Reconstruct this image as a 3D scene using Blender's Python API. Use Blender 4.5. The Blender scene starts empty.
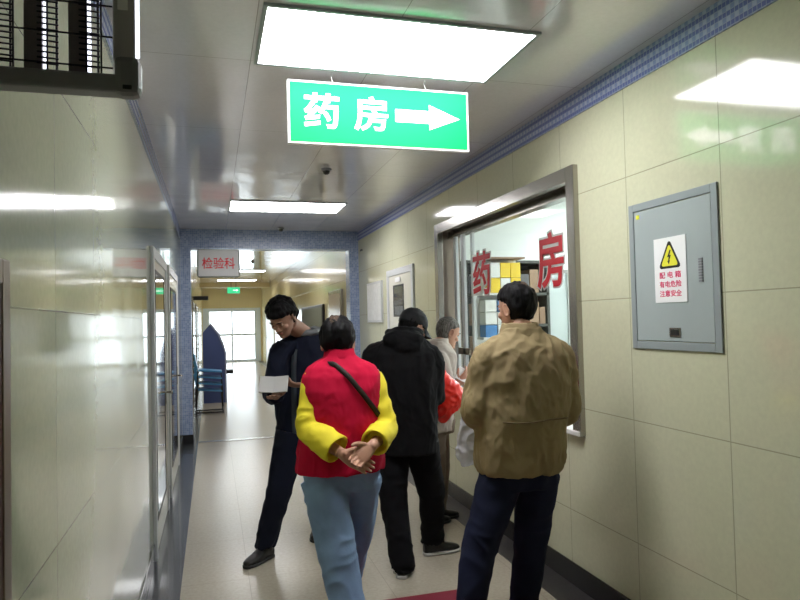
import bpy, bmesh, math, random
from mathutils import Vector, Matrix, noise
C = bpy.context.scene.collection
PI = math.pi
V = Vector
random.seed(7)

# ------------------------------------------------------------------ materials
def mat(name, col, rough=.5, metal=0., coat=0., spec=.5, bump=None, var=None, emit=None, sheen=0.):
    m = bpy.data.materials.new(name); m.use_nodes = True
    nt = m.node_tree; b = nt.nodes['Principled BSDF']
    b.inputs['Base Color'].default_value = (*col, 1)
    b.inputs['Roughness'].default_value = rough
    b.inputs['Metallic'].default_value = metal
    b.inputs['Coat Weight'].default_value = coat
    b.inputs['Coat Roughness'].default_value = .05
    b.inputs['Specular IOR Level'].default_value = spec
    b.inputs['Sheen Weight'].default_value = sheen
    if emit:
        b.inputs['Emission Color'].default_value = (*emit[0], 1)
        b.inputs['Emission Strength'].default_value = emit[1]
    tc = nt.nodes.new('ShaderNodeNewGeometry')
    if bump:
        sc, st = bump[:2]
        n = nt.nodes.new('ShaderNodeTexNoise'); n.inputs['Scale'].default_value = sc; n.inputs['Detail'].default_value = 3
        nt.links.new(tc.outputs['Position'], n.inputs['Vector'])
        bp = nt.nodes.new('ShaderNodeBump'); bp.inputs['Strength'].default_value = st
        bp.inputs['Distance'].default_value = bump[2] if len(bump) > 2 else .01
        nt.links.new(n.outputs['Fac'], bp.inputs['Height']); nt.links.new(bp.outputs['Normal'], b.inputs['Normal'])
    if var:
        sc, amt = var
        n = nt.nodes.new('ShaderNodeTexNoise'); n.inputs['Scale'].default_value = sc; n.inputs['Detail'].default_value = 4
        nt.links.new(tc.outputs['Position'], n.inputs['Vector'])
        r = nt.nodes.new('ShaderNodeMapRange'); r.inputs[1].default_value = .3; r.inputs[2].default_value = .7
        r.inputs[3].default_value = 1 - amt; r.inputs[4].default_value = 1 + amt
        nt.links.new(n.outputs['Fac'], r.inputs[0])
        h = nt.nodes.new('ShaderNodeHueSaturation'); h.inputs['Color'].default_value = (*col, 1)
        nt.links.new(r.outputs[0], h.inputs['Value']); nt.links.new(h.outputs[0], b.inputs['Base Color'])
    return m

def nd(nt, op, a, b=None, c=None):
    n = nt.nodes.new('ShaderNodeMath'); n.operation = op
    for i, v in enumerate((a, b, c)):
        if v is None: continue
        if isinstance(v, (int, float)): n.inputs[i].default_value = v
        else: nt.links.new(v, n.inputs[i])
    return n.outputs[0]

def xyz(nt):
    g = nt.nodes.new('ShaderNodeNewGeometry'); s = nt.nodes.new('ShaderNodeSeparateXYZ')
    nt.links.new(g.outputs['Position'], s.inputs[0]); return s.outputs

def joint(nt, coord, off, per, w):           # 1 on a joint line
    a = nd(nt, 'SUBTRACT', coord, off); a = nd(nt, 'DIVIDE', a, per); a = nd(nt, 'FRACT', a)
    a = nd(nt, 'SUBTRACT', a, .5); a = nd(nt, 'ABSOLUTE', a)
    return nd(nt, 'GREATER_THAN', a, .5 - w / per / 2)

def tiled(name, col, jcol, ax, offs, per, w, rough, coat=0., metal=0., wave=(1.2, .03), mott=.06, spec=.5):
    """large glossy panels with thin joints along two world axes"""
    m = mat(name, col, rough, metal, coat, spec); nt = m.node_tree; b = nt.nodes['Principled BSDF']
    s = xyz(nt)
    j = nd(nt, 'MAXIMUM', joint(nt, s[ax[0]], offs[0], per[0], w), joint(nt, s[ax[1]], offs[1], per[1], w))
    g = nt.nodes.new('ShaderNodeNewGeometry')
    n = nt.nodes.new('ShaderNodeTexNoise'); n.inputs['Scale'].default_value = 45; n.inputs['Detail'].default_value = 5
    nt.links.new(g.outputs['Position'], n.inputs['Vector'])
    r = nt.nodes.new('ShaderNodeMapRange'); r.inputs[1].default_value = .3; r.inputs[2].default_value = .7
    r.inputs[3].default_value = 1 - mott; r.inputs[4].default_value = 1 + mott
    nt.links.new(n.outputs['Fac'], r.inputs[0])
    h = nt.nodes.new('ShaderNodeHueSaturation'); h.inputs['Color'].default_value = (*col, 1)
    nt.links.new(r.outputs[0], h.inputs['Value'])
    mx = nt.nodes.new('ShaderNodeMix'); mx.data_type = 'RGBA'
    nt.links.new(j, mx.inputs[0]); nt.links.new(h.outputs[0], mx.inputs[6]); mx.inputs[7].default_value = (*jcol, 1)
    nt.links.new(mx.outputs[2], b.inputs['Base Color'])
    n2 = nt.nodes.new('ShaderNodeTexNoise'); n2.inputs['Scale'].default_value = wave[0]; n2.inputs['Detail'].default_value = 1.5
    nt.links.new(g.outputs['Position'], n2.inputs['Vector'])
    hh = nd(nt, 'SUBTRACT', n2.outputs['Fac'], nd(nt, 'MULTIPLY', j, .15))
    bp = nt.nodes.new('ShaderNodeBump'); bp.inputs['Strength'].default_value = 1; bp.inputs['Distance'].default_value = wave[1]
    nt.links.new(hh, bp.inputs['Height']); nt.links.new(bp.outputs['Normal'], b.inputs['Normal'])
    nt.links.new(bp.outputs['Normal'], b.inputs['Coat Normal'])
    return m

def mosaic(name, cols, size=.025, rough=.25, regular=False):
    m = mat(name, cols[0], rough); nt = m.node_tree; b = nt.nodes['Principled BSDF']
    s = xyz(nt)
    cells = []; gr = []
    for a in range(3):
        f = nd(nt, 'FLOOR', nd(nt, 'DIVIDE', s[a], size)); cells.append(f)
        gr.append(joint(nt, s[a], 0.0007, size, .003))
    cb = nt.nodes.new('ShaderNodeCombineXYZ')
    for a in range(3): nt.links.new(cells[a], cb.inputs[a])
    w = nt.nodes.new('ShaderNodeTexWhiteNoise'); nt.links.new(cb.outputs[0], w.inputs['Vector'])
    cr = nt.nodes.new('ShaderNodeValToRGB'); cr.color_ramp.interpolation = 'CONSTANT'
    e = cr.color_ramp.elements; e[0].color = (*cols[0], 1); e[1].position = .4; e[1].color = (*cols[1], 1)
    x = e.new(.75); x.color = (*cols[2], 1)
    if regular:
        v = nd(nt, 'ADD', nd(nt, 'MULTIPLY', nd(nt, 'MODULO', cells[1], 2), .38), nd(nt, 'MULTIPLY', nd(nt, 'MODULO', cells[2], 2), .45))
        nt.links.new(v, cr.inputs[0])
    else: nt.links.new(w.outputs['Value'], cr.inputs[0])
    # joints only on the two axes lying in the face
    g = nt.nodes.new('ShaderNodeNewGeometry'); sn = nt.nodes.new('ShaderNodeSeparateXYZ'); nt.links.new(g.outputs['Normal'], sn.inputs[0])
    tot = None
    for a in range(3):
        inpl = nd(nt, 'LESS_THAN', nd(nt, 'ABSOLUTE', sn.outputs[a]), .5)
        v = nd(nt, 'MULTIPLY', gr[a], inpl); tot = v if tot is None else nd(nt, 'MAXIMUM', tot, v)
    mx = nt.nodes.new('ShaderNodeMix'); mx.data_type = 'RGBA'
    nt.links.new(tot, mx.inputs[0]); nt.links.new(cr.outputs[0], mx.inputs[6]); mx.inputs[7].default_value = (*cols[3], 1)
    nt.links.new(mx.outputs[2], b.inputs['Base Color'])
    return m

def glass(name, tint=(1, 1, 1), refl=.9):
    m = bpy.data.materials.new(name); m.use_nodes = True; nt = m.node_tree
    for n in list(nt.nodes):
        if n.type != 'OUTPUT_MATERIAL': nt.nodes.remove(n)
    out = [n for n in nt.nodes if n.type == 'OUTPUT_MATERIAL'][0]
    t = nt.nodes.new('ShaderNodeBsdfTransparent'); t.inputs[0].default_value = (*tint, 1)
    g = nt.nodes.new('ShaderNodeBsdfGlossy'); g.inputs['Roughness'].default_value = .02
    lw = nt.nodes.new('ShaderNodeLayerWeight'); lw.inputs[0].default_value = .5
    fr = nd(nt, 'MULTIPLY_ADD', nd(nt, 'POWER', lw.outputs['Facing'], 5.0), .92, .04)
    mx = nt.nodes.new('ShaderNodeMixShader')
    nt.links.new(nd(nt, 'MULTIPLY', fr, refl), mx.inputs[0]); nt.links.new(t.outputs[0], mx.inputs[1]); nt.links.new(g.outputs[0], mx.inputs[2])
    nt.links.new(mx.outputs[0], out.inputs[0]); return m

M = {}
M['wall_r'] = tiled('cream_wall_panels', (.60, .60, .43), (.37, .36, .25), (1, 2), (2.26, 1.064), (.65, .62), .005, .10, .3, wave=(.9, .005), mott=.035)
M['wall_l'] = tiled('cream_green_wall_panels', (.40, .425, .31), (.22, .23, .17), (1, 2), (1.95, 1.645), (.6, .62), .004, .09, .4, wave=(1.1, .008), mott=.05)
M['hall_wall'] = tiled('cream_hall_wall_panels', (.66, .58, .33), (.4, .35, .2), (1, 2), (0, .4), (.65, .62), .005, .18, .15, wave=(1.1, .01))
M['far_wall'] = mat('warm_cream_paint', (.72, .60, .34), .5)
M['ceiling'] = tiled('glossy_metal_ceiling_tiles', (.82, .80, .86), (.45, .43, .45), (0, 1), (.2, 2.08), (.6, 1.2), .004, .12, .6, .15, wave=(2.3, .006), mott=.03)
M['floor'] = tiled('beige_polished_floor', (.43, .385, .31), (.34, .30, .25), (0, 1), (.2, 9.1), (.8, .8), .004, .22, .0, wave=(2.5, .0015), mott=.08)
M['strip'] = mat('dark_grey_floor_strip', (.045, .05, .06), .25, coat=.3, var=(60, .25))
M['skirt'] = mat('black_stone_skirting', (.018, .017, .018), .25, coat=.4)
M['mosaic'] = mosaic('blue_glass_mosaic', [(.20, .27, .46), (.25, .32, .52), (.31, .38, .57), (.42, .47, .58)])
M['mosaic_band'] = mosaic('blue_patterned_mosaic', [(.13, .16, .38), (.24, .30, .52), (.38, .43, .60), (.34, .38, .52)], .0223, regular=True)
M['steel'] = mat('brushed_stainless', (.42, .40, .37), .25, .9, bump=(90, .04))
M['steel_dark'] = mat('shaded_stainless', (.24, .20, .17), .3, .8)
M['alu'] = mat('white_aluminium', (.62, .64, .66), .35, .3)
M['white'] = mat('white_paint', (.78, .79, .78), .4)
M['offwhite'] = mat('off_white_door', (.70, .69, .60), .3, coat=.3)
M['grey_box'] = mat('grey_enamel', (.36, .41, .41), .38, coat=.2, var=(3, .05))
M['grey_edge'] = mat('grey_enamel_frame', (.30, .34, .35), .35, .1)
M['booklet'] = mat('grey_white_paper', (.5, .5, .5), .7)
M['paper'] = mat('white_paper', (.84, .84, .84), .7)
M['red'] = mat('red_lettering', (.75, .012, .03), .45)
M['white_ink'] = mat('white_lettering', (.9, .9, .9), .5)
M['black'] = mat('black_plastic', (.015, .015, .016), .4)
M['yellow'] = mat('warning_yellow', (.80, .76, .05), .4)
M['dark_brown'] = mat('dark_brown_door', (.055, .025, .025), .35)
M['unit'] = mat('grey_moulded_plastic', (.24, .24, .26), .45)
M['unit_panel'] = mat('light_grey_panel', (.45, .44, .47), .4)
M['wire'] = mat('black_wire', (.02, .018, .03), .35, .6)
M['violet_strip'] = mat('grey_violet_strip', (.18, .15, .17), .4, .2)
M['lamp'] = mat('lamp_diffuser', (.9, .9, .9), .5, emit=((.99, .975, 1.0), 18.0))
M['hall_lamp'] = mat('hall_lamp_diffuser', (.9, .9, .9), .5, emit=((.98, .98, 1.0), 12.0))
M['room_lamp'] = mat('pharmacy_lamp_diffuser', (.9, .9, .9), .5, emit=((.96, 1.0, 1.0), 30.0))
M['tube'] = mat('lit_tube', (.8, .8, .9), .5, emit=((.85, .88, 1.0), 2.0))
M['green_sign'] = mat('lit_green_sign_face', (.004, .30, .085), .6, spec=.12, emit=((.0, .75, .17), .30))
M['sign_white'] = mat('lit_sign_lettering', (.9, .9, .9), .4, emit=((.9, 1, .95), .6))
M['exit'] = mat('lit_exit_sign', (.02, .4, .15), .4, emit=((.02, .6, .25), .6))
M['glass'] = glass('clear_window_glass', (.97, .99, .985), .35)
M['door_glass'] = glass('dark_door_glass', (.35, .38, .40))
M['counter'] = mat('white_stone_counter', (.75, .75, .73), .25, coat=.2)
M['blue_plastic'] = mat('light_blue_plastic', (.07, .30, .62), .35, coat=.2)
M['navy_panel'] = mat('navy_blue_panel', (.05, .075, .21), .45)
M['pale_edge'] = mat('pale_blue_edging', (.35, .38, .52), .45)
M['mat_red'] = mat('dark_red_mat', (.20, .012, .03), .8, bump=(300, .3, .003))
M['board'] = mat('grey_green_board', (.16, .165, .11), .7)
M['carton'] = mat('carton_yellow', (.85, .62, .05), .5)
M['carton_w'] = mat('carton_white', (.8, .82, .8), .5)
M['carton_b'] = mat('carton_blue', (.08, .25, .55), .5)
M['carton_grey'] = mat('carton_grey', (.12, .12, .13), .6)
M['carton_brown'] = mat('carton_brown', (.30, .2, .13), .6)
M['shelf'] = mat('dark_shelving', (.07, .075, .07), .5)
M['pharm_wall'] = mat('white_wall_paint', (.82, .86, .85), .6)
M['pharm_door'] = mat('pale_blue_grey_panel', (.42, .48, .48), .4)
# people
M['skin'] = mat('skin', (.50, .27, .18), .5, var=(30, .06), bump=(180, .1, .002))
M['skin_d'] = mat('tanned_skin', (.36, .19, .13), .5, var=(30, .06), bump=(180, .1, .002))
M['lip'] = mat('lips', (.34, .12, .10), .45)
M['eye'] = mat('eye_white', (.35, .33, .31), .3)
M['iris'] = mat('dark_iris', (.02, .012, .01), .15)
def hairmat(name, c1, c2, rough=.45):
    m = mat(name, c1, rough, bump=(220, .35, .003), spec=.12); nt = m.node_tree; b = nt.nodes['Principled BSDF']
    g = nt.nodes.new('ShaderNodeNewGeometry'); mp = nt.nodes.new('ShaderNodeMapping'); mp.inputs['Scale'].default_value = (160, 160, 35)
    n = nt.nodes.new('ShaderNodeTexNoise'); n.inputs['Scale'].default_value = 1; n.inputs['Detail'].default_value = 2
    nt.links.new(g.outputs['Position'], mp.inputs[0]); nt.links.new(mp.outputs[0], n.inputs['Vector'])
    cr = nt.nodes.new('ShaderNodeValToRGB'); cr.color_ramp.elements[0].position = .35; cr.color_ramp.elements[1].position = .7
    cr.color_ramp.elements[0].color = (*c1, 1); cr.color_ramp.elements[1].color = (*c2, 1)
    nt.links.new(n.outputs['Fac'], cr.inputs[0]); nt.links.new(cr.outputs[0], b.inputs['Base Color']); return m
M['hair'] = hairmat('black_hair', (.002, .002, .0025), (.008, .007, .008), .6)
M['thin_hair'] = hairmat('thinning_hair', (.02, .015, .012), (.13, .085, .06), .5)
M['hair_grey'] = hairmat('cropped_grey_hair', (.07, .065, .06), (.25, .235, .22), .7)
M['vest'] = mat('crimson_quilted_cloth', (.48, .003, .036), .85, spec=.2, bump=(500, .25, .002), var=(6, .06))
M['sleeve'] = mat('yellow_knit', (.72, .60, .02), .8, bump=(350, .3, .002), var=(8, .06))
M['jeans_l'] = mat('faded_jeans', (.20, .31, .50), .85, bump=(600, .3, .002), var=(5, .18))
M['black_cloth'] = mat('black_cloth', (.0035, .0035, .0045), .9, spec=.2, bump=(400, .3, .002))
M['black_trouser'] = mat('black_trouser_cloth', (.004, .004, .0055), .9, spec=.2, bump=(400, .3, .002))
M['cap'] = mat('black_cap_cloth', (.009, .010, .012), .7, spec=.3, bump=(500, .3, .002))
M['khaki'] = mat('khaki_brown_cloth', (.27, .205, .105), .8, spec=.3, bump=(450, .3, .002), var=(7, .08))
M['collar'] = mat('brown_collar_cloth', (.13, .085, .04), .85, bump=(450, .4, .002))
M['indigo'] = mat('dark_indigo_denim', (.008, .011, .032), .85, spec=.25, bump=(600, .3, .002), var=(5, .3))
M['coat_grey'] = mat('pale_grey_beige_cloth', (.42, .37, .33), .85, bump=(400, .3, .002), var=(8, .07))
M['trouser_tan'] = mat('taupe_trouser_cloth', (.16, .12, .09), .85)
M['navy'] = mat('navy_cloth', (.007, .010, .026), .85, spec=.25, bump=(400, .3, .002))
M['navy_jeans'] = mat('navy_denim', (.005, .007, .018), .9, spec=.25, var=(5, .2))
M['hood_grey'] = mat('grey_hood_cloth', (.17, .18, .19), .9)
M['placket'] = mat('slate_zip_placket', (.045, .06, .075), .6)
M['strap'] = mat('dark_leather', (.022, .015, .013), .6, spec=.25)
M['shoe'] = mat('black_shoe_leather', (.006, .006, .006), .35)
M['sole'] = mat('pale_rubber', (.5, .5, .48), .6)
M['red_bag'] = mat('red_plastic_film', (.85, .02, .012), .28, coat=.3)
M['red_bag'].node_tree.nodes['Principled BSDF'].inputs['Subsurface Weight'].default_value = .15
def film():
    m = bpy.data.materials.new('clear_plastic_film'); m.use_nodes = True; nt = m.node_tree; b = nt.nodes['Principled BSDF']
    b.inputs['Base Color'].default_value = (.62, .62, .68, 1); b.inputs['Roughness'].default_value = .25
    t = nt.nodes.new('ShaderNodeBsdfTransparent'); mx = nt.nodes.new('ShaderNodeMixShader'); mx.inputs[0].default_value = .5
    out = [n for n in nt.nodes if n.type == 'OUTPUT_MATERIAL'][0]
    nt.links.new(t.outputs[0], mx.inputs[1]); nt.links.new(b.outputs[0], mx.inputs[2]); nt.links.new(mx.outputs[0], out.inputs[0]); return m
M['film'] = film()

# ------------------------------------------------------------------ mesh building
def link(name, me, m, parent=None, smooth=False):
    """link a mesh given in world coordinates; the parent's location is taken off"""
    off = V((0, 0, 0)); p = parent
    while p is not None: off += p.location; p = p.parent
    me.transform(Matrix.Translation(-off))
    o = bpy.data.objects.new(name, me); C.objects.link(o)
    for k in (m if isinstance(m, (list, tuple)) else [m]): me.materials.append(k)
    if parent is not None: o.parent = parent
    if smooth:
        me.polygons.foreach_set('use_smooth', [True] * len(me.polygons))
    return o

def recentre(o):
    """put a top-level mesh's origin at the base of its bounds"""
    vs = [v.co for v in o.data.vertices]
    c = V(((min(v.x for v in vs) + max(v.x for v in vs)) / 2, (min(v.y for v in vs) + max(v.y for v in vs)) / 2, min(v.z for v in vs)))
    o.data.transform(Matrix.Translation(-c)); o.location = o.location + c
    return o

class MB:
    def __init__(s): s.b = bmesh.new()
    def box(s, x0, x1, y0, y1, z0, z1, bev=0, mi=0, rot=None):
        r = bmesh.ops.create_cube(s.b, size=1)
        vs = r['verts']
        c = V(((x0 + x1) / 2, (y0 + y1) / 2, (z0 + z1) / 2)); d = V((abs(x1 - x0), abs(y1 - y0), abs(z1 - z0)))
        for v in vs:
            v.co = V((v.co.x * d.x, v.co.y * d.y, v.co.z * d.z))
        fs = {f for v in vs for f in v.link_faces}
        for f in fs: f.material_index = mi
        if bev:
            es = {e for v in vs for e in v.link_edges}
            q = bmesh.ops.bevel(s.b, geom=list(es), offset=bev, segments=2, affect='EDGES', profile=.5)
            vs = list({v for f in q['faces'] for v in f.verts} | {v for v in vs if v.is_valid})
        for v in vs:
            v.co = (rot @ v.co if rot else v.co) + c
        return s
    def tube(s, pts, r, n=10, mi=0):
        pts = [V(p) for p in pts]; rr = r if isinstance(r, (list, tuple)) else [r] * len(pts)
        s.loft(frames(pts, [(a, a) for a in rr]), n, mi); return s
    def loft(s, rings, n=20, mi=0):
        """rings: (centre, ax, ay, rx, ry[, power])"""
        L = []
        for rg in rings:
            c, ax, ay, rx, ry = rg[:5]; pw = rg[5] if len(rg) > 5 else 2.
            row = []
            for k in range(n):
                t = 2 * PI * k / n; co, si = math.cos(t), math.sin(t)
                e = 2 / pw
                row.append(s.b.verts.new(c + ax * (rx * math.copysign(abs(co) ** e, co)) + ay * (ry * math.copysign(abs(si) ** e, si))))
            L.append(row)
        for a, b_ in zip(L, L[1:]):
            for k in range(n):
                f = s.b.faces.new((a[k], a[(k + 1) % n], b_[(k + 1) % n], b_[k])); f.material_index = mi
        f = s.b.faces.new(list(reversed(L[0]))); f.material_index = mi
        f = s.b.faces.new(L[-1]); f.material_index = mi
        return s
    def ball(s, c, r, rot=None, u=20, v=12):
        q = bmesh.ops.create_uvsphere(s.b, u_segments=u, v_segments=v, radius=1)
        for x in q['verts']:
            p = V((x.co.x * r[0], x.co.y * r[1], x.co.z * r[2])); x.co = (rot @ p if rot else p) + V(c)
        return s
    def prism(s, pts, o, ax, ay, depth, mi=0):
        """flat outline pts (u,v) on plane o+ax*u+ay*v, extruded by vector depth"""
        a = [s.b.verts.new(V(o) + V(ax) * p[0] + V(ay) * p[1]) for p in pts]
        b_ = [s.b.verts.new(v.co + V(depth)) for v in a]
        n = len(a)
        for f in ([s.b.faces.new(a)] + [s.b.faces.new(list(reversed(b_)))] + [s.b.faces.new((a[(k + 1) % n], a[k], b_[k], b_[(k + 1) % n])) for k in range(n)]):
            f.material_index = mi
        return s
    def mesh(s, name='m'):
        bmesh.ops.recalc_face_normals(s.b, faces=s.b.faces[:])
        me = bpy.data.meshes.new(name); s.b.to_mesh(me); s.b.free(); return me
    def build(s, name, m, parent=None, smooth=False): return link(name, s.mesh(name), m, parent, smooth)

def frames(pts, rads, ref=V((1, 0, 0))):
    out = []; n = len(pts); ax = None
    for i, p in enumerate(pts):
        t = (pts[min(i + 1, n - 1)] - pts[max(i - 1, 0)]).normalized()
        if ax is None:
            ax = ref - t * ref.dot(t)
            if ax.length < .1: ax = V((0, 1, 0)) - t * t.y
        else: ax = ax - t * ax.dot(t)
        ax.normalize(); ay = t.cross(ax)
        out.append((p, ax.copy(), ay, rads[i][0], rads[i][1]))
    return out

def spline(pts, rads, k=6):
    """catmull-rom through joints, so limbs bend softly"""
    P = [V(p) for p in pts]; R = [r if isinstance(r, (tuple, list)) else (r, r) for r in rads]
    Q = [P[0] * 2 - P[1]] + P + [P[-1] * 2 - P[-2]]; op = []; orr = []
    for i in range(len(P) - 1):
        a, b, c, d = Q[i:i + 4]
        for j in range(k):
            t = j / k
            op.append(.5 * ((2 * b) + (c - a) * t + (2 * a - 5 * b + 4 * c - d) * t * t + (-a + 3 * b - 3 * c + d) * t ** 3))
            orr.append(tuple(R[i][q] * (1 - t) + R[i + 1][q] * t for q in (0, 1)))
    return op + [P[-1]], orr + [R[-1]]

def limb(mb, pts, rads, n=20, k=6):
    p, r = spline(pts, rads, k); mb.loft(frames(p, r), n)
    for q in (0, -1): mb.ball(p[q], (r[q][0] * .98, r[q][0] * .98, r[q][0] * .6 if False else r[q][0] * .98), u=16, v=10)

def voxel(mb, size, smooth=4, fac=.5):
    me = mb.mesh(); o = bpy.data.objects.new('tmp', me); C.objects.link(o)
    r = o.modifiers.new('r', 'REMESH'); r.mode = 'VOXEL'; r.voxel_size = size
    if smooth:
        q = o.modifiers.new('s', 'SMOOTH'); q.iterations = smooth; q.factor = fac
    dg = bpy.context.evaluated_depsgraph_get(); dg.update()
    out = bpy.data.meshes.new_from_object(o.evaluated_get(dg))
    bpy.data.objects.remove(o); bpy.data.meshes.remove(me); return out

def folds(me, amp, sc=(9, 9, 5), seed=0, centre=None, fn=None):
    """cloth folds as real relief"""
    nrm = [v.normal.copy() for v in me.vertices]; s = V((seed * 3.7, seed * 1.3, seed * 5.1))
    for v, n in zip(me.vertices, nrm):
        p = v.co
        q = V((p.x * sc[0], p.y * sc[1], p.z * sc[2])) + s
        w = noise.noise(q * .5) * 1.2
        a = 1 - abs(noise.noise(q + V((w, w, w)))) * 2.6
        b_ = noise.noise(q * 2.3 + s)
        d = amp * (a * .75 + b_ * .35 - .35)
        if fn: d = d * fn(p)
        v.co = p + n * d
    me.update()

# ------------------------------------------------------------------ tagging
def tag(o, label=None, cat=None, group=None, kind=None):
    if label: o['label'] = label
    if cat: o['category'] = cat
    if group: o['group'] = group
    if kind: o['kind'] = kind
    return o
def thing(name, loc, label, cat, group=None):
    o = bpy.data.objects.new(name, None); o.empty_display_size = .1; C.objects.link(o); o.location = loc
    return tag(o, label, cat, group)
def struct(mb, name, m, label, cat=None): return tag(mb.build(name, m), label, cat, kind='structure')
def single(mb, name, m, label, cat, group=None, smooth=False): return tag(recentre(mb.build(name, m, None, smooth)), label, cat, group)
def copy_tree(o, parent=None):
    c = o.copy(); C.objects.link(c)
    if parent: c.parent = parent
    for ch in list(o.children): copy_tree(ch, c)
    return c

def text(name, s, m, parent, centre, ax, ay, w, h, thick=.002, bold=.0, back=0., smooth=False):
    """lettering fitted to w x h about centre, on the plane of ax, ay"""
    cu = bpy.data.curves.new('t', 'FONT'); cu.body = s; cu.size = 1; cu.bevel_depth = bold; cu.bevel_resolution = 1; cu.extrude = .01; cu.resolution_u = 4
    o = bpy.data.objects.new('t', cu); C.objects.link(o)
    dg = bpy.context.evaluated_depsgraph_get(); dg.update()
    me = bpy.data.meshes.new_from_object(o.evaluated_get(dg)); bpy.data.objects.remove(o); bpy.data.curves.remove(cu)
    xs = [v.co.x for v in me.vertices]; ys = [v.co.y for v in me.vertices]
    cx, cy = (min(xs) + max(xs)) / 2, (min(ys) + max(ys)) / 2; sx, sy = w / (max(xs) - min(xs)), h / (max(ys) - min(ys))
    ax, ay = V(ax), V(ay); n = ax.cross(ay); zm = max(abs(v.co.z) for v in me.vertices)
    for v in me.vertices:
        v.co = V(centre) + ax * ((v.co.x - cx) * sx) + ay * ((v.co.y - cy) * sy) + n * (v.co.z / zm * thick / 2 + back)
    me.materials.clear()
    return link(name, me, m, parent)

# ================================================================== THE SETTING
XL, XR, CZ = -.403, 2.053, 2.896
HC = 3.08           # hall ceiling
Y0, YA, YF = -3.0, 9.47, 28.6
b = MB(); b.box(XL - .3, XR + .3, Y0, YF + .3, -.1, 0); struct(b, 'floor', M['floor'], 'polished beige corridor floor')
b = MB(); b.box(XL, -.205, Y0, YF, 0, .003); struct(b, 'trim_1', M['strip'], 'dark grey floor border along the left wall')
b = MB(); b.box(1.85, XR, Y0, YF, 0, .003); struct(b, 'trim_2', mat('dark_brown_grey_floor_strip', (.038, .034, .036), .3, coat=.2, var=(60, .2)), 'dark grey floor border along the right wall')
b = MB(); b.box(XR - .012, XR, Y0, YA - .05, .003, .135, bev=.003); struct(b, 'baseboard_right', M['skirt'], 'black skirting along the right wall')
b = MB(); b.box(XL, XL + .010, Y0, YA - .05, .003, .12, bev=.003); struct(b, 'baseboard_left', M['strip'], 'dark skirting along the left wall')
b = MB(); b.box(XL - .3, XR + .3, Y0, YA + .1, CZ, CZ + .1); struct(b, 'ceiling', M['ceiling'], 'glossy metal tile ceiling')
b = MB(); b.box(XL - .3, XR + .3, YA + .1, YF + .3, HC, HC + .1); tag(b.build('ceiling', M['ceiling']), 'hall ceiling beyond the tiled arch', None, kind='structure')
WY0, WY1, WZ0, WZ1 = 3.40, 5.80, .93, 2.44     # service window opening
b = MB()
b.box(XR, XR + .2, Y0, WY0, 0, CZ); b.box(XR, XR + .2, WY1, YA + .1, 0, CZ)
b.box(XR, XR + .2, WY0, WY1, 0, WZ0); b.box(XR, XR + .2, WY0, WY1, WZ1, CZ)
struct(b, 'wall_right', M['wall_r'], 'glossy cream panelled right wall')
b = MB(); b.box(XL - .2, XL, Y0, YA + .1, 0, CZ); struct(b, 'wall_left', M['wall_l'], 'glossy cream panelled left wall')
b = MB(); b.box(XL - .2, XL, YA + .1, YF + .3, 0, HC); tag(b.build('wall_left', M['hall_wall']), 'hall wall on the left beyond the arch', kind='structure')
b = MB(); b.box(XR, XR + .2, YA + .1, YF + .3, 0, HC); tag(b.build('wall_right', M['hall_wall']), 'hall wall on the right beyond the arch', kind='structure')
b = MB(); b.box(XL - .2, XR + .2, Y0 - .2, Y0, 0, CZ); struct(b, 'wall_rear', M['wall_r'], 'cream wall closing the corridor behind')
# blue mosaic bands and arch
b = MB(); b.box(XR - .008, XR, Y0, YA - .15, CZ - .134, CZ); struct(b, 'trim_3', M['mosaic_band'], 'blue mosaic border along the top of the right wall')
b = MB(); b.box(XL, XL + .008, Y0, YA - .15, CZ - .134, CZ); struct(b, 'trim_4', M['mosaic_band'], 'blue mosaic border along the top of the left wall')
b = MB()
b.box(XL, -.27, YA - .15, YA + .12, 0, CZ); b.box(1.915, XR, YA - .15, YA + .12, 0, CZ); b.box(-.27, 1.915, YA - .15, YA + .12, 2.635, CZ)
struct(b, 'trim_5', M['mosaic'], 'blue mosaic arch across the corridor')
b = MB(); b.box(XL, -.262, YA - .165, YA + .13, .003, .13); b.box(1.907, XR, YA - .165, YA + .13, .003, .13)
struct(b, 'trim_6', M['skirt'], 'black skirting round the arch piers')
b = MB(); b.box(-.2, 1.85, YA - .1, YA + .02, .0, .004); struct(b, 'trim_7', M['steel'], 'metal threshold strip under the arch')
b = MB(); b.box(XL, XR, YF - 4.0, YF - 3.85, 2.93, HC); struct(b, 'trim_8', M['far_wall'], 'cream beam under the hall ceiling')
# far wall with glazed double door
FX0, FX1, FZ = -.38, 1.98, 2.27
b = MB(); b.box(XL, FX0, YF, YF + .2, 0, HC); b.box(FX1, XR, YF, YF + .2, 0, HC); b.box(FX0, FX1, YF, YF + .2, FZ, HC)
struct(b, 'wall_far', M['far_wall'], 'cream wall at the far end of the hall')
def far_door():
    d = thing('door_1', ((FX0 + FX1) / 2, YF, 0), 'bright glazed double door at the far end of the hall', None); d['kind'] = 'structure'
    b = MB()
    for x, w_ in ((FX0, .27), (.77, .07), (FX1 - .25, .25)): b.box(x, x + w_, YF + .02, YF + .1, 0, FZ)
    for z, h_ in ((0, .10), (1.10, .09), (FZ - .15, .15)): b.box(FX0, FX1, YF + .03, YF + .09, z, z + h_)
    b.build('door_frame', mat('pale_blue_door_frame', (.7, .78, .9), .4), d)
    b = MB(); b.box(FX0 + .05, FX1 - .05, YF + .055, YF + .06, .05, FZ - .05); b.build('door_glass', M['glass'], d)
far_door()

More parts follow.
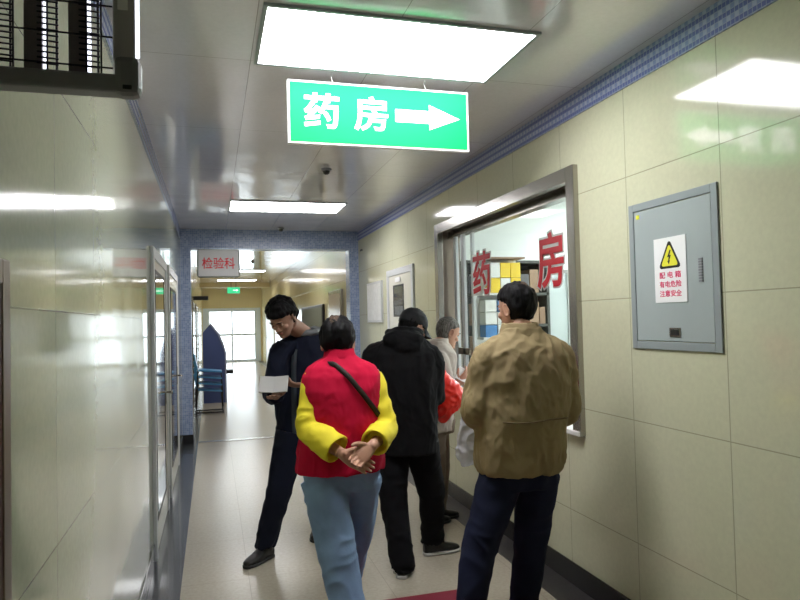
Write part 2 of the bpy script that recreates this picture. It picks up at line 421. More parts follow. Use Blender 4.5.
def side_door(name, side, y0, y1, top, label, glazed, handle=True, fmat='alu', lmat='offwhite'):
    x = XL if side < 0 else XR
    s = 1 if side < 0 else -1
    d = thing(name, (x, (y0 + y1) / 2, 0), label, None); d['kind'] = 'structure'
    def bx(b, dx0, dx1, ya, yb, za, zb, bev=0):
        xa, xb = sorted((x + s * dx0, x + s * dx1)); b.box(xa, xb, ya, yb, za, zb, bev=bev)
    b = MB(); w = .075
    bx(b, 0, .024, y0, y0 + w, .003, top, .004); bx(b, 0, .024, y1 - w, y1, .003, top, .004); bx(b, 0, .024, y0 + w, y1 - w, top - w, top, .004)
    b.build('door_frame', M[fmat], d)
    b = MB(); bx(b, 0, .0125, y0 + w, y1 - w, .01, top - w); leaf = b.build('door_leaf', M[lmat], d)
    if glazed:
        ga, gb, gz0, gz1 = glazed
        b = MB(); bx(b, .0125, .016, ga, gb, gz0, gz1); b.build('door_window', mat('dark_glazing', (.10, .105, .11), .08, coat=1.), leaf)
        b = MB(); q = .022
        bx(b, .010, .019, ga - q, ga, gz0 - q, gz1 + q); bx(b, .010, .019, gb, gb + q, gz0 - q, gz1 + q)
        bx(b, .010, .019, ga, gb, gz0 - q, gz0); bx(b, .010, .019, ga, gb, gz1, gz1 + q)
        b.build('window_bead', M['black'], leaf)
    if handle:
        b = MB(); yh = y1 - w - .07; xh = x + s * .012
        b.tube([(xh, yh, 1.03), (xh + s * .05, yh, 1.03), (xh + s * .055, yh - .11, 1.03)], .010)
        bx(b, .008, .016, yh - .025, yh + .025, .93, 1.13, .003); b.build('door_handle', M['steel'], leaf, True)
    return d
side_door('door_2', -1, 4.80, 6.15, 2.15, 'pale framed glazed door, nearest on the left wall', (5.0, 5.85, .25, 1.98))
side_door('door_3', -1, 6.5, 8.05, 2.17, 'pale framed glazed door on the left wall beside the mosaic pier', (6.8, 7.75, .25, 1.95))
side_door('door_4', 1, 6.60, 7.68, 2.19, 'cream door with a small dark window on the right wall', (7.0, 7.38, 1.66, 1.98))
side_door('door_5', -1, 14.5, 16.6, 2.15, 'steel framed glazed door on the left hall wall', (14.8, 16.3, .2, 1.95), fmat='steel', lmat='alu')
side_door('door_6', -1, 17.5, 19.8, 2.15, 'second steel framed glazed door on the left hall wall', (17.9, 19.4, .2, 1.95), fmat='steel', lmat='alu')
side_door('door_7', 1, 23.0, 26.4, 2.2, 'white door near the end of the right hall wall', None, fmat='white', lmat='white')

# service window in the right wall -------------------------------------------------
wn = thing('window_1', (XR, 4.6, WZ0), 'stainless framed pharmacy service window in the right wall', None); wn['kind'] = 'structure'
b = MB(); f = .085; xo = XR - .035
b.box(xo, XR + .02, WY0 - .035, WY0 + .05, WZ0 - .02, WZ1 + .04, bev=.004)
b.box(xo, XR + .02, WY1 - .04, WY1 + .045, WZ0 - .02, WZ1 + .04, bev=.004)
b.box(xo, XR + .02, WY0 + .05, WY1 - .04, WZ1 - .05, WZ1 + .04, bev=.004)
b.build('window_frame', M['steel'], wn)
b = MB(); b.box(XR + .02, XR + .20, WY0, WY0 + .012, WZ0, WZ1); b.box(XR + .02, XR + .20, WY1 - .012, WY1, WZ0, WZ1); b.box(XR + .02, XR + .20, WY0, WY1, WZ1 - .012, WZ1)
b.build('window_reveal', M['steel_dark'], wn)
GX = XR + .12
b = MB()
b.box(GX - .03, GX + .03, WY0 + .012, WY1 - .012, WZ1 - .07, WZ1 - .012); b.box(GX - .04, GX + .04, WY0 + .012, WY1 - .012, WZ1 - .095, WZ1 - .07)
b.build('sliding_track', M['steel'], wn)
for (a, c, dx) in ((5.60, 5.66, -.02), (5.42, 5.48, -.02), (5.30, 5.34, .015), (3.44, 3.475, 0)):
    b = MB(); b.box(GX + dx - .014, GX + dx + .014, a, c, WZ0 + .03, WZ1 - .095, bev=.003); b.build('window_stile', M['alu'], wn)
b = MB(); b.box(GX - .034, GX - .006, 5.34, 5.60, 1.28, 1.34, bev=.003); b.build('sash_rail', M['steel_dark'], wn)
b = MB(); b.box(GX - .003, GX + .003, 3.475, 5.60, WZ0 + .27, WZ1 - .095); b.build('window_pane', M['glass'], wn)
b = MB(); b.box(XR - .045, XR + .42, WY0 - .03, WY1 + .03, WZ0 - .025, WZ0 + .005, bev=.006); b.build('window_sill', M['counter'], wn)
# lettering on the pane
for s, y, z, w, h in (('药', 5.085, 1.975, .37, .36), ('房', 3.925, 1.975, .36, .375)):
    t = text('window_lettering', s, M['red'], wn, (GX - .006, y, z), (0, -1, 0), (0, 0, 1), w, h, .0015, .022, .003)
    t['label'] = 'red pharmacy character on the pane'
    text('lettering_outline', s, M['white_ink'], t, (GX - .0058, y, z), (0, -1, 0), (0, 0, 1), w * 1.10, h * 1.10, .001, .055)

# pharmacy room
b = MB(); PX0, PX1, PY0, PY1 = XR + .2, 5.6, 2.2, 6.6
b.box(PX1, PX1 + .1, PY0, PY1, 0, 2.9); b.box(PX0, PX1 + .1, PY1, PY1 + .1, 0, 2.9); b.box(PX0, PX1 + .1, PY0 - .1, PY0, 0, 2.9)
struct(b, 'wall_pharmacy', M['pharm_wall'], 'white walls of the pharmacy room')
b = MB(); b.box(PX0, PX1, PY0, PY1, -.1, 0); tag(b.build('floor', M['floor']), 'pharmacy room floor', kind='structure')
b = MB(); b.box(PX0, PX1, PY0, PY1, 2.9, 3.0); tag(b.build('ceiling', M['pharm_wall']), 'white pharmacy room ceiling', kind='structure')
# door leaf in the pharmacy back wall
side = thing('door_8', (3.75, 6.6, 0), 'pale grey-blue door panel seen through the service window', None); side['kind'] = 'structure'
b = MB(); b.box(3.42, 3.80, 6.52, 6.56, 0, 2.07, bev=.004); b.build('door_leaf', M['pharm_door'], side)
b = MB(); b.box(3.80, 3.92, 6.50, 6.6, 0, 2.12, bev=.004); b.box(3.36, 3.42, 6.50, 6.6, 0, 2.12, bev=.004); b.build('door_frame', M['white'], side)

# ================================================================== FITTINGS
def ceiling_light(x, y, w, d, z, label, lamp='lamp', group=None):
    t = thing('ceiling_light', (x + w / 2, y + d / 2, z), label, 'ceiling light', group)
    b = MB(); e = .018
    b.box(x - e, x + w + e, y - e, y, z - .012, z); b.box(x - e, x + w + e, y + d, y + d + e, z - .012, z)
    b.box(x - e, x, y, y + d, z - .012, z); b.box(x + w, x + w + e, y, y + d, z - .012, z)
    b.build('light_frame', M['grey_edge'], t)
    b = MB(); b.box(x, x + w, y, y + d, z - .009, z - .001); b.build('diffuser', M[lamp], t)
ceiling_light(.236, 2.678, 1.206, .603, CZ, 'large lit rectangular ceiling panel above the green arrow sign')
ceiling_light(.21, 7.07, 1.22, .62, CZ, 'lit rectangular ceiling panel just before the blue mosaic arch')
for y, l in ((12.6, 'lit hall ceiling panel nearest behind the arch'), (18.6, 'lit hall ceiling panel halfway along the hall'), (22.6, 'lit hall ceiling panel closest to the bright end door')):
    ceiling_light(.2, y, 1.25, .6, HC, l, 'hall_lamp')
ceiling_light(3.6, 4.35, 1.2, .6, 2.9, 'lit ceiling panel inside the pharmacy room', 'room_lamp')
ceiling_light(4.6, 5.3, .6, 1.2, 2.9, 'second lit ceiling panel at the back of the pharmacy room', 'room_lamp')

# green hanging sign
SY = 3.36
def hanging_sign():
    x0, x1, z0, z1 = .385, 1.375, 2.515, 2.845
    t = thing('hanging_sign', ((x0 + x1) / 2, SY, z0), 'bright green hanging pharmacy sign with white arrow below the nearest ceiling light', 'sign')
    b = MB(); b.box(x0, x1, SY - .012, SY + .02, z0, z1, bev=.003); b.build('sign_box', M['white_ink'], t)
    b = MB(); b.box(x0 + .012, x1 - .012, SY - .015, SY - .011, z0 + .012, z1 - .012); b.build('sign_face', M['green_sign'], t)
    text('sign_lettering', '药', M['sign_white'], t, (.560, SY - .016, 2.690), (1, 0, 0), (0, 0, 1), .185, .185, .002, .022)
    text('sign_lettering', '房', M['sign_white'], t, (.822, SY - .016, 2.690), (1, 0, 0), (0, 0, 1), .185, .185, .002, .022)
    b = MB(); b.prism([(0, -.034), (.19, -.034), (.19, -.068), (.365, 0), (.19, .068), (.19, .034), (0, .034)], (.955, SY - .015, 2.690), (1, 0, 0), (0, 0, 1), (0, -.002, 0)); b.build('arrow', M['sign_white'], t)
    for x in (.625, 1.135):
        b = MB(); b.tube([(x, SY, z1 - .002), (x - .01, SY, z1 + .03), (x - .004, SY, CZ)], .0032, 6); b.build('hanging_wire', M['white'], t, True)
hanging_sign()

# laboratory sign under the arch
t = thing('hanging_sign', (.09, YA - .2, 2.26), 'small white rounded laboratory sign with red characters under the mosaic arch', 'sign')
b = MB(); b.box(-.185, .375, YA - .22, YA - .16, 2.235, 2.625, bev=.03); b.build('sign_box', M['grey_edge'], t)
b = MB(); b.box(-.168, .358, YA - .226, YA - .218, 2.252, 2.608, bev=.003); b.build('sign_face', mat('pale_sign_face', (.62, .62, .64), .4), t)
text('sign_lettering', '检验科', M['red'], t, (.095, YA - .2275, 2.43), (1, 0, 0), (0, 0, 1), .43, .155, .002, .01)

# exit sign
t = thing('exit_sign', (.62, 20, 2.5), 'small lit green exit sign hanging far down the hall', 'sign')
b = MB(); b.box(.44, .80, 19.98, 20.03, 2.50, 2.68, bev=.004); b.build('sign_box', M['exit'], t)
for x in (.55, .69):
    b = MB(); b.tube([(x, 20, 2.67), (x, 20, HC)], .006, 6); b.build('hanging_rod', M['black'], t)
b = MB(); b.prism([(0, -.012), (.10, -.012), (.10, -.035), (.16, 0), (.10, .035), (.10, .012), (0, .012)], (.60, 19.979, 2.59), (1, 0, 0), (0, 0, 1), (0, -.002, 0)); b.build('arrow', M['sign_white'], t)
# smoke detectors
for x, y, z, l in ((.92, 9.05, CZ, 'small round ceiling detector just in front of the arch beam'), (.95, 5.5, CZ, 'small round ceiling detector between the two near light panels'), (.95, 16, HC, 'small round ceiling detector in the hall')):
    t = thing('smoke_detector', (x, y, z), l, 'smoke detector')
    b = MB(); b.tube([(x, y, z), (x, y, z - .018)], .045, 20); b.build('base', M['unit'], t)
    b = MB(); b.tube([(x, y, z - .018), (x, y, z - .04), (x, y, z - .05)], [.03, .026, .012], 16); b.build('sensor', M['black'], t)

# electrical box
def electric_box():
    y0, y1, z0, z1 = 2.275, 2.885, 1.43, 2.15
    t = thing('electrical_box', (XR, (y0 + y1) / 2, z0), 'grey metal electrical cabinet set in the right wall with a warning notice', 'electrical box')
    xf = XR - .010
    b = MB(); w = .038
    b.box(xf, XR, y0, y0 + w, z0, z1, bev=.003); b.box(xf, XR, y1 - w, y1, z0, z1, bev=.003)
    b.box(xf, XR, y0 + w, y1 - w, z0, z0 + w, bev=.003); b.box(xf, XR, y0 + w, y1 - w, z1 - w, z1, bev=.003)
    b.build('box_frame', M['grey_edge'], t)
    b = MB(); b.box(xf + .002, XR, y0 + w + .003, y1 - w - .003, z0 + w + .003, z1 - w - .003, bev=.003); d = b.build('door', M['grey_box'], t)
    b = MB(); b.box(xf - .004, xf + .003, 2.525, 2.60, 1.492, 1.535, bev=.002); l = b.build('lock', M['steel'], d)
    b = MB(); b.box(xf - .006, xf - .003, 2.535, 2.588, 1.500, 1.527, bev=.001); b.build('lock_button', M['black'], l)
    b = MB()
    for k in range(9): b.box(xf - .003, xf + .003, 2.372, 2.395, 1.735 + k * .012, 1.743 + k * .012)
    b.build('vent_slots', M['unit'], d)
    b = MB(); b.box(xf - .001, xf + .002, 2.80, 2.822, 2.072, 2.092); b.build('sticker', M['yellow'], d)
    # warning notice
    n = thing('warning_notice', (xf, 2.58, 1.65), 'white paper warning notice with yellow triangle stuck on the electrical cabinet', 'notice')
    b = MB(); b.box(xf - .0015, xf + .0015, 2.472, 2.692, 1.652, 1.955); b.build('paper', M['paper'], n)
    yc, zc = 2.582, 1.868
    def tri(r, m, nm, dx):
        b = MB(); pts = []
        for a in (90, 210, 330):
            for da in (-14, 0, 14):
                q = r * (1.0 if da else 1.06); pts.append((q * math.cos(math.radians(a + da * .5)), q * math.sin(math.radians(a + da * .5)) * 1.0))
        b.prism(pts, (xf - dx, yc, zc - .012), (0, -1, 0), (0, 0, 1), (-.0006, 0, 0)); return b.build(nm, m, n)
    tri(.076, M['black'], 'triangle_border', .0015); tri(.058, M['yellow'], 'triangle', .0022)
    b = MB(); b.prism([(.004, .036), (-.014, .002), (-.003, .004), (-.008, -.016), (-.014, -.014), (-.004, -.032), (.004, -.012), (-.001, -.014), (.012, .012), (.002, .010), (.012, .034)], (xf - .0029, yc, zc - .008), (0, -1, 0), (0, 0, 1), (-.0006, 0, 0)); b.build('lightning_bolt', M['black'], n)
    for s, z in (('配 电 箱', 1.780), ('有电危险', 1.737), ('注意安全', 1.694)):
        text('notice_lettering', s, mat('pink_red_ink', (.75, .05, .16), .5), n, (xf - .0022, 2.582, z), (0, -1, 0), (0, 0, 1), .152 if ' ' not in s else .148, .031, .0008, .02)
electric_box()

# framed notice by the arch, door number plate
t = thing('notice_board', (XR, 8.3, 1.58), 'white framed notice on the right wall between the mosaic pier and the cream door', 'notice')
b = MB(); b.box(XR - .03, XR, 7.93, 8.70, 1.575, 2.10, bev=.004); b.build('frame', M['alu'], t)
b = MB(); b.box(XR - .032, XR - .028, 7.96, 8.67, 1.605, 2.07); b.build('sheet', mat('notice_sheet', (.72, .73, .73), .3, var=(20, .1)), t)
b = MB(); b.box(XR - .028, XR - .02, 7.08, 7.28, 2.035, 2.085); single(b, 'door_number_plate', M['paper'], 'tiny white plate above the small window of the cream door', 'sign')
b = MB(); b.tube([(XR, 9.05, 2.60), (XR - .02, 9.05, 2.60), (XR - .03, 9.05, 2.58)], [.012, .012, .006], 8); single(b, 'wall_hook', M['black'], 'tiny dark hook high on the right wall next to the mosaic pier', 'hook')

# hall boards
t = thing('hall_board', (XR, 13.9, 1.15), 'dark grey-green board on the right hall wall behind the navy-coated man', 'notice board')
b = MB(); b.box(XR - .05, XR, 12.35, 15.4, 1.14, 1.94, bev=.02); b.build('frame', M['black'], t)
b = MB(); b.box(XR - .056, XR - .048, 12.42, 15.33, 1.20, 1.88); b.build('panel', M['board'], t)
t = thing('notice_board', (XR, 11.1, 1.46), 'steel framed glass notice case on the right hall wall beside the arch', 'notice board')
b = MB(); b.box(XR - .05, XR, 10.5, 11.65, 1.40, 2.13, bev=.006); b.build('frame', M['steel'], t)
b = MB(); b.box(XR - .055, XR - .048, 10.56, 11.59, 1.46, 2.07); b.build('sheet', mat('pale_pink_sheet', (.5, .42, .38), .15), t)

# tall recessed cabinet on the near left
t = thing('wall_cabinet', (XL, 1.2, 0), 'tall dark brown cabinet in a grey metal frame, near end of left wall', 'cabinet')
b = MB(); w = .05
b.box(XL, XL + .008, .80, .80 + w, .005, 1.74, bev=.003); b.box(XL, XL + .008, 1.51 - w, 1.51, .005, 1.74, bev=.003); b.box(XL, XL + .008, .85, 1.46, 1.74 - w, 1.74, bev=.003)
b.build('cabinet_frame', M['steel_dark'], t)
b = MB(); b.box(XL, XL + .005, .85, 1.46, .01, 1.69); d = b.build('cabinet_door', M['dark_brown'], t)
b = MB(); b.box(XL + .012, XL + .03, .9, .92, .9, 1.05, bev=.003); b.build('handle', M['steel'], d)

# wire fronted unit high on the left wall
def insect_trap():
    y0, y1, x0, x1, z0, z1 = 1.30, 1.345, XL, -.125, 2.035, 2.50
    t = thing('wall_insect_trap', (x0, y0, z0), 'grey wire-caged electric unit fixed high on the left wall, partly out of view', 'insect trap')
    b = MB(); b.box(x0, x1 - .03, y0, y1, z0, z0 + .034, bev=.006); b.build('bottom_tray', M['unit'], t)
    b = MB(); b.box(x1 - .045, x1 + .003, y0 - .004, y1, z0 - .004, z0 + .070, bev=.014); b.build('corner_cap', M['unit'], t)
    b = MB(); b.box(x1 - .028, x1 - .012, y0 - .006, y0 - .003, z0 + .004, z0 + .012, bev=.001); b.build('cap_slot', M['black'], t)
    b = MB(); b.box(x1 - .045, x1 - .006, y0 + .002, y1, z0 + .060, z1, bev=.003); p = b.build('side_panel', M['unit_panel'], t)
    b = MB(); b.box(x1 - .036, x1 - .018, y0 + .0005, y0 + .003, z0 + .155, z0 + .225); b.build('rating_label', M['paper'], p)
    b = MB(); b.tube([(x1 - .003, y0 + .012, z0 + .07), (x1 - .003, y0 + .012, z1)], .004, 8); b.build('edge_tube', M['tube'], t)
    b = MB(); b.box(x0, x1, y0, y1, z1, z1 + .03, bev=.006); b.build('top_tray', M['unit'], t)
    for x in (-.322, -.248):                                   # dark strips carrying the tubes
        b = MB(); b.box(x, x + .030, y0 + .020, y0 + .034, z0 + .03, z1); q = b.build('strip', M['violet_strip'], t)
        b = MB(); b.tube([(x + .034, y0 + .028, z0 + .04), (x + .034, y0 + .028, z1 - .01)], .0035, 8); b.build('tube', M['tube'], q)
    for x in (-.358, -.282, -.212):                            # ladders of rungs
        b = MB()
        for dx in (-.014, .014): b.tube([(x + dx, y0 + .022, z0 + .03), (x + dx, y0 + .022, z1)], .0022, 6)
        for k in range(42): b.tube([(x - .018, y0 + .018, z0 + .05 + k * .0105), (x + .018, y0 + .018, z0 + .05 + k * .0105 - .002)], .0018, 4)
        b.build('electric_grid', M['wire'], t)
    b = MB()
    for x in (-.395, -.36, -.335, -.28, -.215, -.19): b.tube([(x, y0 + .004, z0 + .03), (x, y0 + .004, z1)], .0018, 5)
    for k in range(8): b.tube([(x0 + .01, y0 + .004, z0 + .048 + k * .058), (x1 - .045, y0 + .004, z0 + .044 + k * .058)], .0018, 5)
    b.build('wire_guard', M['wire'], t)
insect_trap()

# small dark projecting bracket in the hall, kiosk, chairs, mat
b = MB(); b.box(XL, -.08, 15.9, 16.0, 2.17, 2.26, bev=.01); single(b, 'bracket_sign', M['black'], 'small dark bar projecting from the left hall wall above the blue kiosk', 'sign')
t = thing('kiosk', (0, 14.3, 0), 'navy blue booth with a pointed pale-edged top standing against the left hall wall', 'kiosk')
pr = [(0, 0), (.43, 0), (.43, 1.0), (.38, 1.18), (.30, 1.38), (.14, 1.60), (0, 1.43)]
b = MB(); b.prism(pr, (-.19, 14.0, .0), (1, 0, 0), (0, 0, 1), (0, .5, 0)); b.build('side_panel', M['navy_panel'], t)
b = MB(); b.prism([(.43, 0), (.46, 0), (.46, 1.02), (.41, 1.21), (.33, 1.41), (.14, 1.66), (.14, 1.60), (.30, 1.38), (.38, 1.18), (.43, 1.0)], (-.19, 13.98, .0), (1, 0, 0), (0, 0, 1), (0, .54, 0)); b.build('edge_trim', M['pale_edge'], t)
b = MB(); b.box(.24, .40, 14.05, 14.4, .58, .65, bev=.01); b.build('ledge', M['black'], t)

def stack_chair(z, i):
    t = thing('stacking_chair', (-.08, 12.5, z), ['light blue plastic chair at the bottom of its stack, standing on the floor', 'light blue plastic chair second from the bottom of its stack', 'light blue plastic chair just under the topmost of its stack', 'topmost light blue plastic chair of the stack beside the kiosk'][i], 'chair', 'stacked blue chairs in the hall')
    b = MB(); b.box(-.26, .16, 12.35, 12.78, z + .40, z + .43, bev=.012, rot=Matrix.Rotation(.10, 3, 'Y')); b.build('seat', M['blue_plastic'], t)
    b = MB(); b.box(-.315, -.285, 12.37, 12.76, z + .44, z + .72, bev=.012, rot=Matrix.Rotation(-.18, 3, 'Y')); b.build('backrest', M['blue_plastic'], t)
    for sy in (12.38, 12.75):
        b = MB(); b.tube([(.14, sy, z + .405), (.17, sy, z + .0), ], .011, 8); b.build('leg', M['black'], t, True)
        b = MB(); b.tube([(-.26, sy, z + .42), (-.31, sy, z + .0)], .011, 8); b.build('leg', M['black'], t, True)
        if i == 0:
            b = MB(); b.tube([(-.30, sy, .02), (.18, sy, .02)], .012, 8); b.build('runner', M['black'], t, True)
for i in range(4): stack_chair(.0 + i * .115, i)

b = MB(); b.box(.55, 1.42, 2.45, 3.69, 0.002, .010, bev=.003); single(b, 'floor_mat', M['mat_red'], 'dark red mat on the floor at the feet of the man in the khaki jacket', 'mat')

# pharmacy shelving and stock
def shelves():
    t = thing('shelving_unit', (2.95, 6.35, 0), 'dark shelving unit with white backing against the pharmacy back wall', 'shelf')
    b = MB()
    for x in (2.42, 2.86, 3.32): b.box(x, x + .03, 6.1, 6.5, 0, 2.18)
    b.build('upright', M['shelf'], t)
    for z in (.3, .75, 1.20, 1.50, 1.82, 2.15):
        b = MB(); b.box(2.42, 3.35, 6.1, 6.5, z, z + .028); b.build('shelf', M['shelf'], t)
    b = MB(); b.box(2.42, 3.35, 6.5, 6.52, 0, 2.18); b.build('back_panel', M['shelf'], t)
    rnd = random.Random(3); n = 0
    lab = {'carton_grey': 'dark grey', 'carton': 'yellow', 'carton_w': 'white', 'carton_b': 'blue', 'carton_brown': 'brown'}
    for zi, z in enumerate((1.228, 1.528, 1.848)):
        for bay, (xa, xb) in enumerate(((2.46, 2.85), (2.90, 3.31))):
            x = xa
            k = 0
            while x < xb - .07:
                w = rnd.uniform(.07, .13); w = min(w, xb - x); h = rnd.uniform(.13, .24)
                c = rnd.choice(['carton_w', 'carton_grey', 'carton_brown', 'carton_brown', 'carton_grey'])
                b = MB(); b.box(x + .004, x + w - .004, 6.12, 6.35, z, z + h, bev=.003)
                single(b, 'medicine_carton', M[c], '%s medicine carton on the %s shelf, %s bay, place %s from the left' % (lab[c], ['lowest filled', 'middle filled', 'highest filled'][zi], ['left', 'right'][bay], ['first', 'second', 'third', 'fourth', 'fifth', 'sixth'][k]), 'carton', 'cartons on the pharmacy shelving')
                x += w; k += 1
shelves()
# case of yellow and white cartons hanging cabinet behind the glass
t = thing('display_rack', (2.7, 5.75, 1.3), 'white display rack of packets just inside the service window', 'rack')
b = MB(); b.box(2.40, 2.84, 5.82, 5.86, 0, 2.15); b.build('back_panel', M['white'], t)
b = MB(); b.box(2.40, 2.84, 5.62, 5.82, 2.15, 2.165); b.build('top_board', M['carton_brown'], t)
for z in (.9, 1.42, 1.83):
    b = MB(); b.box(2.40, 2.84, 5.62, 5.82, z - .02, z); b.build('shelf', M['white'], t)
k = 0
for r in range(2):
    for c in range(3):
        x = 2.50 + c * .105; z = 1.83 + r * .145; m = ['carton', 'carton_w', 'carton'][(c + r) % 3]
        b = MB(); b.box(x, x + .10, 5.66, 5.80, z, z + .14, bev=.003)
        single(b, 'medicine_carton', M[m], '%s packet in the %s row of the display rack, %s from the left' % ('yellow' if m == 'carton' else 'white', ['lower', 'upper'][r], ['first', 'second', 'third'][c]), 'carton', 'packets in the display rack')
for r in range(3):
    for c in range(3):
        x = 2.44 + c * .125; z = 1.42 + r * .118; m = 'carton_b' if (r + c) % 3 == 0 else 'carton_w'
        b = MB(); b.box(x, x + .115, 5.66, 5.80, z, z + .112, bev=.003)
        single(b, 'medicine_carton', M[m], '%s carton under the yellow packets, row %s from the bottom, %s from the left' % ('blue' if m == 'carton_b' else 'white', ['first', 'second', 'third'][r], ['first', 'second', 'third'][c]), 'carton', 'cartons under the yellow packets')
b = MB(); b.box(XR + .03, XR + .06, 3.415, 3.45, WZ0 + .006, 1.27, bev=.004); single(b, 'red_strip', M['red'], 'upright red strip against the near jamb of the service window', 'strip')

# ================================================================== PEOPLE
def yawm(a): return Matrix.Rotation(a, 3, 'Z')

def hand(mb, wrist, d, palm, curl=.5, thumb_side=1, scale=1., spread=.06, thumb_curl=.4):
    """hand from the wrist along d; palm = direction the palm faces; thumb_side = +1/-1 along d x palm"""
    d = V(d).normalized(); palm = V(palm); palm = (palm - d * palm.dot(d)).normalized(); s = d.cross(palm) * thumb_side
    w = V(wrist); S = scale
    def R(c, rx, ry): return (c, s, palm, rx * S, ry * S, 2.4)
    mb.loft([R(w - d * .03 * S, .024, .020), R(w, .026, .019), R(w + d * .03 * S, .034, .017), R(w + d * .065 * S, .041, .015), R(w + d * .092 * S, .040, .012), R(w + d * .098 * S, .032, .008)], 16)
    for i, (L, off) in enumerate(((.070, .030), (.080, .010), (.075, -.010), (.058, -.030))):
        p = w + d * .082 * S + s * off * S; ang = 0; pts = [p - d * .01 * S]; rr = [.0088 * S]
        cur = d + s * (off * spread * 30 * .04)
        cur.normalize(); pts.append(p + cur * .012 * S); rr.append(.0092 * S)
        q = pts[-1]
        for j, fr in enumerate((.45, .32, .26)):
            ang = curl * (.7 + .18 * i * .5) * (1 if j == 0 else 1.15)
            ax = cur.cross(palm).normalized(); cur = Matrix.Rotation(ang, 3, ax) @ cur
            q = q + cur * L * fr * S; pts.append(q); rr.append((.0086 - .0009 * j) * S)
        p2, r2 = spline(pts, rr, 3); mb.loft(frames(p2, r2, s), 10); mb.ball(p2[-1], (r2[-1][0],) * 3, u=8, v=6)
    t0 = w + d * .022 * S + s * .020 * S; c1 = (d * .65 + s * .75 + palm * .25).normalized(); t1 = t0 + c1 * .038 * S
    c2 = (c1 + d * .5 + palm * thumb_curl).normalized(); t2 = t1 + c2 * .032 * S; c3 = (c2 + d * .3 + palm * thumb_curl - s * .2).normalized(); t3 = t2 + c3 * .026 * S
    p2, r2 = spline([t0, t1, t2, t3], [.0145 * S, .0125 * S, .0105 * S, .008 * S], 4); mb.loft(frames(p2, r2), 10); mb.ball(p2[-1], (r2[-1][0],) * 3, u=8, v=6)

HEADR = [(.000, .022, .074, .040), (.010, .036, .086, .015), (.030, .048, .092, -.020), (.055, .057, .093, -.055), (.080, .064, .092, -.076), (.110, .070, .087, -.090),
         (.140, .074, .091, -.098), (.170, .075, .088, -.099), (.195, .069, .074, -.090), (.215, .055, .052, -.070), (.228, .036, .026, -.046), (.235, .014, .0, -.020)]
def head_mesh(mb, c, R, S=1.):
    """c = chin-level point on the head axis; R = head rotation; face looks along +y"""
    T = lambda x, y, z: V(c) + R @ (V((x, y, z)) * S)
    X, Y = R @ V((1, 0, 0)), R @ V((0, 1, 0))
    mb.loft([(T(0, (f + k) / 2, z), X, Y, w * S, (f - k) / 2 * S, 2.15) for z, w, f, k in HEADR], 28)
    mb.ball(T(0, .083, .135), (.045 * S, .014 * S, .012 * S), R)                    # brow
    mb.loft([(T(0, .086, .122), X, Y, .007 * S, .008 * S), (T(0, .098, .102), X, Y, .009 * S, .011 * S), (T(0, .106, .086), X, Y, .015 * S, .015 * S), (T(0, .100, .078), X, Y, .014 * S, .010 * S)], 12)
    mb.ball(T(0, .090, .022), (.020 * S, .012 * S, .014 * S), R)                    # chin
    for s in (-1, 1):
        mb.ball(T(s * .040, .066, .088), (.022 * S, .020 * S, .020 * S), R)         # cheek
        mb.ball(T(s * .012, .098, .080), (.008 * S, .009 * S, .007 * S), R)
        # ear: rim and bowl
        q = R @ Matrix.Rotation(s * -.35, 3, 'Z') @ Matrix.Rotation(-.15, 3, 'X')
        ec = T(s * .079, -.006, .108)
        pts = [ec + q @ (V((s * .004, math.cos(a) * .016, math.sin(a) * .029 - (.004 if math.sin(a) < 0 else 0))) * S) for a in [k * 2 * PI / 12 for k in range(13)]]
        mb.tube(pts, .0048 * S, 8); mb.ball(ec + q @ V((-s * .002, 0, 0)), (.006 * S, .015 * S, .026 * S), q)
        mb.ball(ec + q @ V((0, .006, -.028)) * S, (.006 * S, .007 * S, .009 * S), q)

